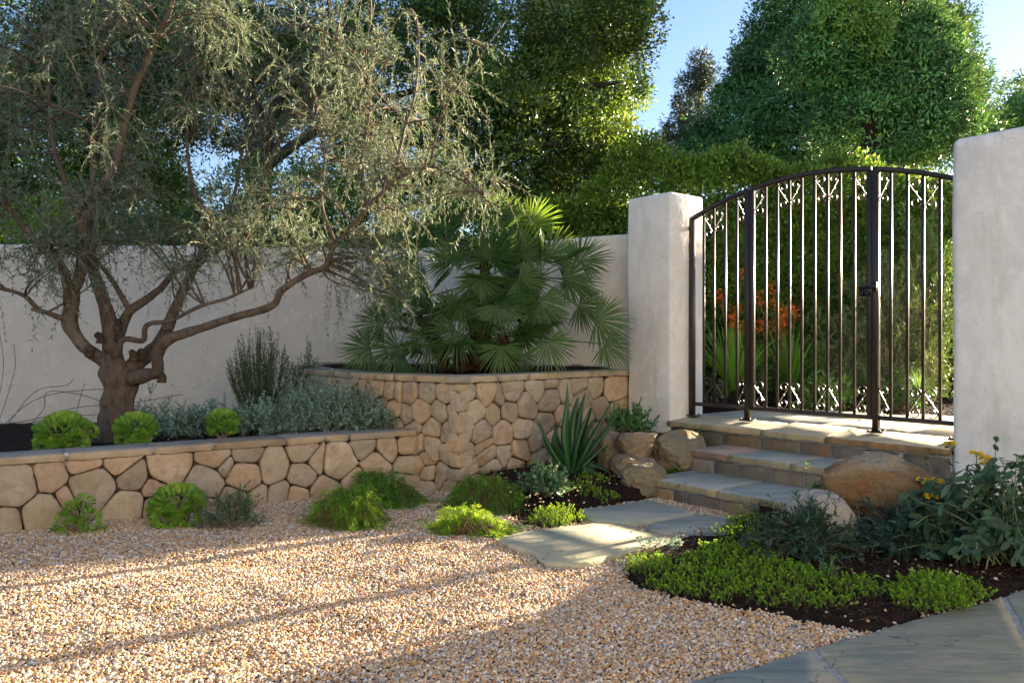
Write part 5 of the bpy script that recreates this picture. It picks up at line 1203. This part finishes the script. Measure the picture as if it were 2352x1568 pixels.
def crown2(mb, blobs, total, L, W_, col, sr=.5, per=300, shell=.5, cv=.2, clv=.25, holes=None, droop=0., zmin=-9, flat=.8):
    wts = np.array([b_[2] for b_ in blobs], float); wts /= wts.sum(); ns = int(total / per); k = rng.choice(len(blobs), ns, p=wts)
    C_ = np.array([b_[0] for b_ in blobs])[k]; R_ = np.array([b_[1] for b_ in blobs])[k]
    d = rvec(ns); rad = shell + (1.0 - shell) * rng.uniform(0, 1, ns) ** .5; c = C_ + d * (R_ - sr * .45).clip(.05) * rad[:, None]
    if holes is not None:
        m = holes(c); c, d = c[m], d[m]
    ns = len(c); r_ = sr * rng.uniform(.55, 1.35, ns); cc = vary(ns, col, clv, .06)
    N = ns * per; dd = rvec(N); out = np.repeat(nrm(d + [0, 0, .45]), per, 0); dot = np.einsum('ij,ij->i', dd, out)
    dd = np.where((dot < -.25)[:, None], dd - 2 * dot[:, None] * out, dd)
    rr = np.repeat(r_, per) * (.55 + .5 * rng.uniform(0, 1, N) ** .5); lump = 1 + .22 * vnoise(dd * 3 + np.repeat(c, per, 0), 6)
    P_ = np.repeat(c, per, 0) + dd * (rr * lump)[:, None] * [1, 1, flat]
    D_ = nrm(dd * .6 + rvec(N) * .8 + [0, 0, .1 - droop]); N_ = nrm(dd * .9 + rvec(N) * .6 + [0, 0, .3])
    m = P_[:, 2] > zmin
    leaves(mb, P_[m], D_[m], N_[m], (L * rng.uniform(.7, 1.25, N))[m], (W_ * rng.uniform(.7, 1.2, N))[m], (np.repeat(cc, per, 0) * vary(N, (1, 1, 1), cv, .04))[m], fold=.18)
def blob(u, v, D, wu, wv, dep, wt=1): return (at(u, v, D), np.array([wu / 2 / F * D, dep, wv / 2 / F * D]), wt)

# big evergreen behind the olive tree
t1 = empty("evergreen_tree", [-4.1, 13.2, 0], "dark broad leaved evergreen tree rising behind the wall and palm", "tree")
m_ = MB()
branch(m_, [[-4.1, 13.2, -.1], at(590, 500, 13.2), at(600, 330, 13.2), at(560, 200, 13.2), at(520, 60, 13.4), at(480, -150, 13.6)], [.26, .24, .22, .18, .14, .09], 10, .12)
for pth in ([(598, 330), (660, 200), (760, 90), (900, -60)], [(590, 400), (680, 330), (820, 250), (980, 200), (1150, 150)], [(600, 300), (530, 220), (420, 150), (300, 100)], [(820, 250), (960, 330), (1120, 340), (1280, 330)], [(1150, 150), (1300, 200), (1420, 190)]):
    branch(m_, [at(u, v, 13.2 - .25 * i) for i, (u, v) in enumerate(pth)], [.11, .08, .055, .03], 8, .1)
m_.build("trunk", M_darkbark, t1, smooth=True)
def holes1(c):
    u = 1176 + c[:, 0] / c[:, 1] * F; v = 784 - (c[:, 2] - CZ) / c[:, 1] * F
    h = ((u - 470) / 88) ** 2 + ((v - 385) / 66) ** 2 < 1
    h |= ((u - 660) / 32) ** 2 + ((v - 330) / 45) ** 2 < .8
    return ~h | (rng.uniform(0, 1, len(c)) < .08)
m_ = MB()
crown2(m_, [blob(1180, 90, 13.4, 560, 520, 2.0, 3), blob(1290, 300, 13.9, 330, 400, 1.3, 2.2), blob(1330, 110, 13.6, 300, 420, 1.4, 1.6), blob(1150, 330, 13.0, 420, 380, 1.5, 2.2), blob(900, 120, 13.6, 500, 420, 1.8, 2), blob(1370, 400, 13.9, 190, 210, .9, .8), blob(1405, 30, 13.0, 180, 240, .8, .7),
            blob(600, 60, 13.8, 600, 300, 2, 1.8), blob(470, 110, 14.4, 420, 260, 1.6, 1.5), blob(700, 190, 14, 300, 200, 1.3, 1.0), blob(330, 330, 14.6, 260, 260, 1.4, .8), blob(780, 330, 14, 300, 260, 1.3, 1.2), blob(540, 260, 14.6, 300, 160, 1, .7), blob(1030, 460, 13.8, 400, 200, 1.2, .9)], 225000, .080, .038, (.85, .9, .85), sr=.46, per=300, shell=.35, holes=holes1, clv=.4, cv=.25)
# wispy ends against the sky
crown(m_, [blob(1450, 70, 13.0, 90, 160, .5, 1), blob(1455, 215, 12.9, 70, 50, .4, .5), blob(1420, 290, 12.8, 70, 90, .5, .6), blob(1480, 20, 13.0, 50, 60, .3, .4)], 70, 26, .07, .03, (1.2, 1.2, 1), clr=.16, shell=.1)
m_.build("crown", L_big, t1)
# left background tree
t2 = empty("leafy_tree", [-8.2, 15, 0], "tall green leafy tree filling the far left background", "tree")
m_ = MB(); branch(m_, [[-8.2, 15, -.1], [-8.1, 15, 2.5], [-7.9, 15, 5], [-7.6, 15, 8]], [.24, .2, .16, .1], 10); branch(m_, [[-8.1, 15, 3], [-7.2, 14.6, 4.6], [-6.2, 14.4, 6]], [.12, .09, .05], 8); branch(m_, [[-8.1, 15, 2.6], [-9.2, 14.6, 4.4], [-10, 14.4, 6]], [.12, .09, .05], 8)
m_.build("trunk", M_darkbark, t2, smooth=True)
m_ = MB(); crown2(m_, [blob(160, 300, 15, 560, 420, 2, 2), blob(60, 120, 15, 600, 420, 2, 2), blob(280, 130, 15.4, 420, 300, 1.8, 1.4), blob(-80, 380, 14.6, 380, 360, 1.8, 1), blob(260, 470, 14.6, 420, 180, 1.2, .9)], 95000, .09, .042, (.8, .95, .75), sr=.52, per=260, shell=.35, holes=holes1, clv=.4)
m_.build("crown", L_big, t2)
# rounded mass behind wall (dark) and yellow shrub
t3 = empty("round_shrub", [-4.6, 12, 0], "rounded dark green shrub rising above the wall in the gap under the evergreen", "shrub")
m_ = MB(); crown2(m_, [blob(640, 520, 11.6, 460, 330, 1.2, 2), blob(800, 540, 11.4, 330, 260, 1.1, 1.2), blob(430, 560, 11.6, 300, 160, 1.0, .8), blob(940, 540, 11.4, 220, 160, .8, .6)], 32000, .06, .03, (.95, 1.15, .9), sr=.32, per=240, shell=.5, clv=.3)
m_.build("crown", L_big, t3)
m_ = MB(); tubes(m_, [[[-4.4, 11.6, 0], [-4.1, 11.6, 1.6], [-3.8, 11.6, 2.8]]], .06, 6); m_.build("trunk", M_darkbark, t3)
t4 = empty("yellow_shrub", at(105, 900, 11.0) * [1, 1, 0], "yellow leaved shrub glowing just above the left part of the wall", "shrub")
m_ = MB(); crown(m_, [blob(120, 520, 11.0, 170, 130, .7, 1), blob(60, 545, 11.0, 120, 90, .6, .7)], 120, 30, .05, .026, (3.2, 2.4, .5), clr=.2, shell=.5); m_.build("crown", L_hedge, t4)
m_ = MB(); b_ = at(115, 520, 11.0); tubes(m_, [[[b_[0], b_[1], 0], [b_[0], b_[1], 1.5], list(b_)]], .04, 6); m_.build("trunk", M_darkbark, t4)
# hedge behind the gate
hd = empty("hedge", [3.5, 12.4, 0], "tall clipped bright green hedge behind the gate", "hedge")
def hedge(mb, a, b, z0, ztop, th, n_cl, per, L, W_, col):
    a, b = np.asarray(a, float), np.asarray(b, float); U_, L_ = unit(a, b); nn_ = np.array([-U_[1], U_[0], 0]); nn_ = nn_ if nn_[1] < 0 else -nn_
    x = rng.uniform(0, L_, n_cl); topm = rng.uniform(0, 1, n_cl) < .22; zt = np.interp(x / L_, [q[0] for q in ztop], [q[1] for q in ztop])
    z = np.where(topm, zt + rng.normal(0, .06, n_cl), z0 + (zt - z0) * rng.uniform(0, 1, n_cl) ** .85); dep = np.where(topm, rng.uniform(-th, 0, n_cl), -np.abs(rng.normal(0, .16, n_cl)))
    bump = .16 * vnoise(np.stack([x, z, 0 * x], 1) * 1.3, 8) + .12 * vnoise(np.stack([x, z, 0 * x], 1) * 3.1, 9)
    c = a + np.outer(x, U_) + np.outer(z - a[2], ZV) * 1 + np.outer(dep + bump, nn_); c[:, 2] = z + (.10 * np.sin(x * 4.3) + .16 * vnoise(np.stack([x, dep, 0 * x], 1) * 2.0, 11)) * topm
    out = nrm(np.where(topm[:, None], ZV + nn_ * .2, nn_ + ZV * .35)); cc = vary(n_cl, col, .25, .06)
    off = rvec(n_cl * per) * (rng.uniform(0, 1, (n_cl * per, 1)) ** .5) * .15
    D_ = nrm(off / .15 + np.repeat(out, per, 0) * .7 + rvec(n_cl * per) * .6); N_ = nrm(np.repeat(out, per, 0) * .5 + rvec(n_cl * per) * .8 + [0, 0, .2])
    leaves(mb, np.repeat(c, per, 0) + off, D_, N_, L * rng.uniform(.7, 1.2, len(off)), W_ * rng.uniform(.7, 1.2, len(off)), np.repeat(cc, per, 0) * vary(len(off), (1, 1, 1), .2, .05), fold=.2)
m_ = MB(); hedge(m_, at(1200, 800, 12.2) * [1, 1, 0], at(2380, 800, 11.6) * [1, 1, 0], .3, [(0, 3.1), (.085, 3.3), (.15, 3.7), (.2, 4.15), (.26, 4.15), (.32, 4.0), (.42, 3.95), (.55, 3.75), (.75, 3.5), (1, 3.3)], 1.3, 7000, 17, .080, .042, (1.0, 1.05, .9))
m_.build("foliage", L_hedge, hd)
m_ = MB(); obox(m_, (at(1200, 800, 13.1) * [1, 1, 0] + at(2380, 800, 12.5) * [1, 1, 0]) / 2 + ZV * 1.75, unit(at(1200, 800, 12.9), at(2380, 800, 12.3))[0] * 3.8, np.array([.08, .3, 0]), ZV * 1.75)
m_.build("woody_core", M_hcore, hd)
hd2 = empty("hedge", [-4, 12.6, 0], "dark green hedge line seen over the wall behind the olive tree", "hedge")
m_ = MB(); hedge(m_, at(-500, 800, 12.9) * [1, 1, 0], at(1260, 800, 12.5) * [1, 1, 0], 1.2, [(0, 3.3), (.2, 3.1), (.35, 3.35), (.5, 3.1), (.65, 3.5), (.8, 3.7), (1, 3.6)], 1.0, 3800, 16, .072, .036, (.62, .72, .62))
m_.build("foliage", L_hedge, hd2)
m_ = MB(); obox(m_, (at(-500, 800, 13.4) * [1, 1, 0] + at(1260, 800, 13.0) * [1, 1, 0]) / 2 + ZV * 1.5, unit(at(-500, 800, 13.4), at(1260, 800, 13.0))[0] * 5.6, np.array([.08, .3, 0]), ZV * 1.4)
m_.build("woody_core", M_hcore, hd2)
# bigger far tree right, conifer, far right tree
t5 = empty("spreading_tree", [9.9, 25, 0], "huge domed dark green tree forming the left part of the mass beyond the gate", "tree")
m_ = MB(); branch(m_, [[9.9, 25, -.1], [9.8, 25, 3], [10, 25, 6], [10.3, 25, 10]], [.5, .42, .32, .15], 10)
for k in range(9):
    a_ = k * .7; branch(m_, [[9.9, 25, 3 + k * .5], [9.9 + 2 * math.cos(a_), 25 + 1.5 * math.sin(a_), 5 + k * .5], [9.9 + 4 * math.cos(a_), 25 + 2.6 * math.sin(a_), 6 + k * .6]], [.18, .12, .05], 7)
m_.build("trunk", M_darkbark, t5, smooth=True)
m_ = MB()
crown2(m_, [blob(1900, 130, 25, 420, 380, 3.2, 3), blob(1960, 10, 25, 380, 200, 2.6, 1.6), blob(1790, 260, 24, 320, 280, 2.8, 2.2), blob(2060, 210, 24.5, 300, 360, 2.8, 2.2), blob(1690, 335, 24, 190, 150, 2, 1.1), blob(1930, 290, 23, 460, 260, 2.4, 2.4), blob(2160, 300, 24.5, 170, 160, 1.8, .9),
            blob(1615, 372, 24, 110, 90, 1.4, .5), blob(1805, 110, 25, 130, 140, 1.6, .6), blob(1760, 180, 25, 90, 70, 1.2, .4), blob(1960, -60, 25, 360, 260, 2.4, 1.6), blob(2150, 80, 25, 110, 120, 1.4, .5), blob(2200, 195, 25, 90, 80, 1.2, .35)], 150000, .16, .058, (.72, .80, .68), sr=.72, per=300, shell=.70, clv=.42, cv=.2, droop=.2)
m_.build("crown", L_far, t5)
shade_tree = empty("leafy_tree", [6.5, 14.6, 0], "nearer leafy tree added to shade the olive, merging into the domed green mass above the gate", "tree")  # added in front of the dome to keep low sun off the olive crown
m_ = MB(); branch(m_, [[6.5, 14.6, -.1], [6.45, 14.6, 2.6], [6.55, 14.6, 5], [6.5, 14.6, 7.6]], [.2, .17, .13, .05], 10)
for k in range(8):
    a_ = k * .8; branch(m_, [[6.5, 14.6, 4.6 + k * .3], [6.5 + .8 * math.cos(a_), 14.6 + .7 * math.sin(a_), 5.4 + k * .3], [6.5 + 1.4 * math.cos(a_), 14.6 + 1.2 * math.sin(a_), 5.8 + k * .32]], [.07, .05, .02], 6)
m_.build("trunk", M_darkbark, shade_tree, smooth=True)
m_ = MB()
crown2(m_, [blob(1990, 60, 14.6, 330, 330, 1.2, 2), blob(2040, 190, 14.6, 300, 200, 1.1, 1.6), blob(2110, 110, 14.6, 180, 200, .9, .9), blob(1900, 130, 14.6, 200, 180, .9, .9), blob(1980, -110, 14.6, 300, 200, 1.1, 1.2), blob(2160, 200, 14.7, 140, 150, .7, .5), blob(2030, 290, 14.2, 340, 150, .8, 1.5), blob(2150, 300, 14.3, 150, 150, .7, .7)], 92000, .098, .036, (.70, .80, .68), sr=.42, per=300, shell=.6, clv=.42, cv=.2, droop=.15)
crown2(m_, [blob(1955, 35, 13.6, 170, 80, .40, 1), blob(2015, 95, 13.6, 100, 80, .3, .5)], 4000, .092, .034, (1.7, 1.3, .8), sr=.22, per=160, shell=.3)  # sunlit patch near the top, painted as brighter yellowish leaves
m_.build("crown", L_far, shade_tree)
t6 = empty("conifer_tree", at(1590, 800, 40) * [1, 1, 0], "slim grey green conifer left of the domed tree", "tree")
c0 = at(1606, 340, 40); m_ = MB(); branch(m_, [[c0[0] - .3, 40, -.1], [c0[0] - .2, 40, 5], [c0[0], 40, 11], [at(1610, 125, 40)[0], 40, 15.6]], [.4, .33, .2, .04], 8); m_.build("trunk", M_darkbark, t6, smooth=True)
m_ = MB(); crown(m_, [blob(1608, 145, 40, 40, 50, .5, .35), blob(1630, 170, 40, 50, 24, .7, .25), blob(1590, 190, 40, 60, 36, .8, .4), blob(1622, 205, 40, 56, 26, .8, .3), blob(1575, 235, 40, 60, 44, 1, .5), blob(1600, 260, 40, 90, 50, 1.2, .7), blob(1560, 290, 40, 70, 50, 1, .6), blob(1555, 330, 40, 80, 44, 1.2, .6), blob(1600, 320, 40, 130, 90, 1.5, 1), blob(1530, 350, 40, 44, 26, .8, .2), blob(1600, 380, 40, 160, 60, 1.5, .6)], 420, 36, .22, .05, (1.2, 1.2, 1.3), clr=.42, shell=.3, droop=.1); m_.build("crown", L_conifer, t6)
t7 = empty("far_tree", at(2400, 800, 36) * [1, 1, 0], "airy olive green tree showing over the right wall at the picture edge", "tree")
m_ = MB(); b_ = at(2400, 300, 36); branch(m_, [[b_[0], 36, -.1], [b_[0], 36, 5], [b_[0], 36, 11]], [.4, .3, .1], 8); m_.build("trunk", M_darkbark, t7, smooth=True)
m_ = MB(); crown2(m_, [blob(2400, 290, 36, 260, 190, 2.5, 1.5), blob(2380, 220, 36, 150, 110, 2, .7), blob(2310, 270, 36, 100, 90, 1.5, .5)], 15000, .2, .08, (1.3, 1.2, .8), sr=.8, per=250, shell=.5); m_.build("crown", L_far, t7)

# ------------------------------------------------------------------ garden behind the gate
soilG = np.array([G(-3, .8, 0)[:2], G(-.3, .8, 0)[:2], G(.3, 1.6, 0)[:2], G(1.3, 2.3, 0)[:2], G(2.6, 2.25, 0)[:2], G(3.5, 2.4, 0)[:2], G(6, 3, 0)[:2], [14, 14], [-1, 15]])
m_ = MB(); rough_slab(m_, soilG, -.05, .47, (1, 1, 1), jit=.01, seed=9, seg=.3); tag(m_.build("garden_soil", M_mulch), kind='structure')
gp_ = np.array([G(-.6, .9, 0)[:2], G(.3, 1.7, 0)[:2], G(1.3, 2.35, 0)[:2], G(3.3, 2.4, 0)[:2], [7, 10.5], [5.5, 12], [1.5, 12]])
add_chips(gp_, 9000, .475, size=.04)
m_ = MB(); rough_slab(m_, np.array([G(1.9, 2.0, 0)[:2], G(4.2, 2.1, 0)[:2], G(4.2, 2.7, 0)[:2], G(2.4, 2.6, 0)[:2]]), .40, .56, (1.4, 1.35, 1.25), seed=8); tag(m_.build("garden_path_edge", M_flag), "pale stone edging on the ground behind the gate", "edging stone")
m_ = MB(); rough_slab(m_, np.array([G(2.57, 0.51, 0)[:2], G(5.5, .51, 0)[:2], G(5.5, 2.1, 0)[:2], G(2.57, 2.1, 0)[:2]]), .30, .49, (1.3, 1.25, 1.15), seed=18); tag(m_.build("garden_path", M_flag), kind='structure')
def straps(name, label, u, v, D, n, Lm, w_, col, lm=L_strap, spread=.55, group=None, bend=.35, stand=1.0):
    b_ = at(u, v, D); o = empty(name, b_, label, "plant", group); th = rng.uniform(0, 6.28, n); k = rng.uniform(0, spread, n)
    d = nrm(np.stack([np.cos(th) * k, np.sin(th) * k, np.full(n, stand)], 1)); L_ = Lm * rng.uniform(.6, 1.1, n); p0 = b_ + np.column_stack([np.cos(th), np.sin(th), 0 * th]) * .04 * (Lm / .6)
    p2 = p0 + d * L_[:, None] + np.stack([np.cos(th), np.sin(th), -np.ones(n)], 1) * (L_ * bend * k)[:, None]; q = bez(p0, p0 + d * (L_ * .55)[:, None], p2, 6)
    T = nrm(np.gradient(q, axis=1)); sd = nrm(np.cross(T, np.stack([np.cos(th), np.sin(th), .1 + 0 * th], 1)[:, None, :])); wv = w_ * np.array([.6, 1, 1, .85, .5, .04])
    V = np.stack([q - sd * wv[None, :, None] / 2, q + sd * wv[None, :, None] / 2], 2); base = np.arange(n)[:, None] * 12 + np.arange(5)[None] * 2
    f_ = np.stack([base, base + 1, base + 3, base + 2], -1).reshape(-1, 4); m_ = MB(); m_.add(V.reshape(-1, 3), f_, np.repeat(vary(n, col, .2, .06), 12, 0)); m_.build("leaves", lm, o); return o, b_
kp1, kb1 = straps("sword_leaved_plant", "bright green sword leaved clump behind the left gate panel", 1685, 895, 9.2, 110, .85, .030, (1.5, 1.5, 1.3), spread=.62, group="sword leaved clumps behind the gate")
kp2, kb2 = straps("sword_leaved_plant", "darker sword leaved clump in the middle behind the gate", 1815, 885, 9.6, 90, .72, .024, (.9, 1.1, .8), spread=.8, group="sword leaved clumps behind the gate")
kp3, kb3 = straps("sword_leaved_plant", "low sword leaved clump behind the middle of the gate leaf", 1890, 880, 9.9, 70, .62, .022, (.85, 1.0, .8), spread=.8, group="sword leaved clumps behind the gate")
def paw(par, b_, tips):
    for (u, v, D) in tips:
        tip = at(u, v, D); m_ = MB(); q = bez([b_], [b_ * .4 + tip * .6 - [0, 0, .05]], [tip], 8); tubes(m_, q, .004, 4, (1.2, 1, .7)); st = m_.build("flower_stalk", L_stem, par)
        m_ = MB(); k = 46; pp = tip + rng.normal(0, .035, (k, 3)) * [1, 1, 1.5]; d = nrm(np.column_stack([rng.normal(0, .8, (k, 2)), rng.uniform(.1, 1, k)])); leaves(m_, pp, d, rvec(k), rng.uniform(.03, .06, k), .014, vary(k, (1, 1, 1), .25, .08), fold=.4, bend=.2)
        m_.build("flower", L_orange, st)
paw(kp1, kb1, [(1656, 682, 9.2), (1702, 636, 9.2), (1684, 738, 9.15), (1697, 752, 9.2), (1688, 722, 9.2)])
paw(kp2, kb2, [(1743, 690, 9.5), (1776, 668, 9.5), (1778, 700, 9.5), (1790, 720, 9.5), (1812, 712, 9.5), (1825, 722, 9.5), (1776, 750, 9.5), (1795, 755, 9.5), (1745, 748, 9.5), (1800, 738, 9.5)])
straps("ornamental_grass", "fine grey green grass tuft behind the gate post", 1750, 905, 8.9, 160, .36, .006, (1, 1, 1), lm=L_grass, spread=1.0, bend=.6, group="grass tufts behind the gate")
straps("ornamental_grass", "fine grass tuft below the flowering shrub behind the gate", 1990, 900, 8.9, 160, .34, .006, (1, 1, 1), lm=L_grass, spread=1.0, bend=.6, group="grass tufts behind the gate")
straps("ornamental_grass", "fine grass tuft behind the right gate panel near the white wall", 2110, 905, 8.4, 160, .30, .006, (.9, 1.1, 1), lm=L_grass, spread=1.0, bend=.6, group="grass tufts behind the gate")
straps("ornamental_grass", "dry brownish grass tuft at the foot of the left gate panel", 1660, 915, 8.7, 140, .25, .006, (1.6, 1.3, .8), lm=L_grass, spread=1.1, bend=.6, group="grass tufts behind the gate")
def gsh(name, label, u, v, D, rx, ry, h, n, per, L_, W_, lm, col, **kw):
    b_ = at(u, v, D); b_[2] = .47; return shrub(name, label, "shrub", b_, rx, ry, h, n, per, L_, W_, lm, col, **kw)
gsh("light_green_shrub", "small light green shrub low behind the gate leaf", 1900, 920, 8.7, .38, .3, .38, 80, 20, .05, .016, L_green, (1.3, 1.4, .7), sprig=2)
gsh("willowy_shrub", "tall willowy olive green shrub behind the gate latch", 2030, 900, 9.6, .95, .5, 1.75, 190, 46, .06, .012, L_rose, (1.9, 2.3, 1.2), sprig=3, rmin=.5, stem_r=.006, rise=.8)
gsh("willowy_shrub", "sunlit upper willowy shrub at the right behind the gate", 2130, 900, 10.2, .7, .4, 2.65, 130, 46, .06, .012, L_green, (1.1, 1.1, .6), sprig=3, rmin=.45, stem_r=.006, rise=.9)
gsh("low_green_shrub", "low dark shrub behind the right gate panel", 2070, 915, 9.0, .45, .3, .45, 80, 24, .045, .010, L_green, (.5, .75, .4), sprig=1)
# thin leafy branches over the path that throw streaks of shade on the gravel
yt = empty("young_tree", (6.3, 8.8, .45), "loose young tree hidden behind the right white wall", "tree")
m_ = MB(); branch(m_, [[6.3, 8.8, .4], [6.32, 8.8, 1.3], [6.28, 8.85, 2.2]], [.03, .025, .015], 6); m_.build("trunk", M_darkbark, yt)
m_ = MB(); crown(m_, [(np.array([6.3, 8.8, 2.15]), np.array([1.0, .9, .5]), 1)], 60, 16, .06, .022, (1, 1, 1), clr=.16, shell=.2); m_.build("crown", L_hedge, yt)

# the lit house front added behind the camera, unseen, to bounce sun into the yard
hs_ = empty("fill_house", (0, -5, 0), "pale grey stucco house front, added unseen behind the camera to bounce light into the yard", "fill_house")
m_ = MB(); obox(m_, np.array([-1., -5.2, 3.2]), np.array([11., 0, 0]), np.array([0, .2, 0]), np.array([0, 0, 3.25])); m_.build("wall", M_fill_house, hs_)
m_ = MB(); obox(m_, np.array([-1., -5.3, 6.6]), np.array([11.4, 0, 0]), np.array([0, .8, 0]), np.array([0, 0, .12])); m_.build("roof_edge", M_darkbark, hs_)
for x_ in (-8, -3.5, 5.5):
    for z_ in (1.5, 4.6):
        m_ = MB(); obox(m_, np.array([x_, -4.97, z_]), np.array([.55, 0, 0]), np.array([0, .035, 0]), np.array([0, 0, .7])); f_ = m_.build("window", M_flag, hs_)
        m_ = MB(); obox(m_, np.array([x_, -4.93, z_]), np.array([.47, 0, 0]), np.array([0, .01, 0]), np.array([0, 0, .62])); m_.build("pane", M_iron2, f_)
tag(_m.build("bark_mulch", M_chip), "dark shredded bark mulch scattered over the planting beds", "mulch", kind='stuff')
print("faces", sum(len(o.data.polygons) for o in bpy.data.objects if o.type == 'MESH'))
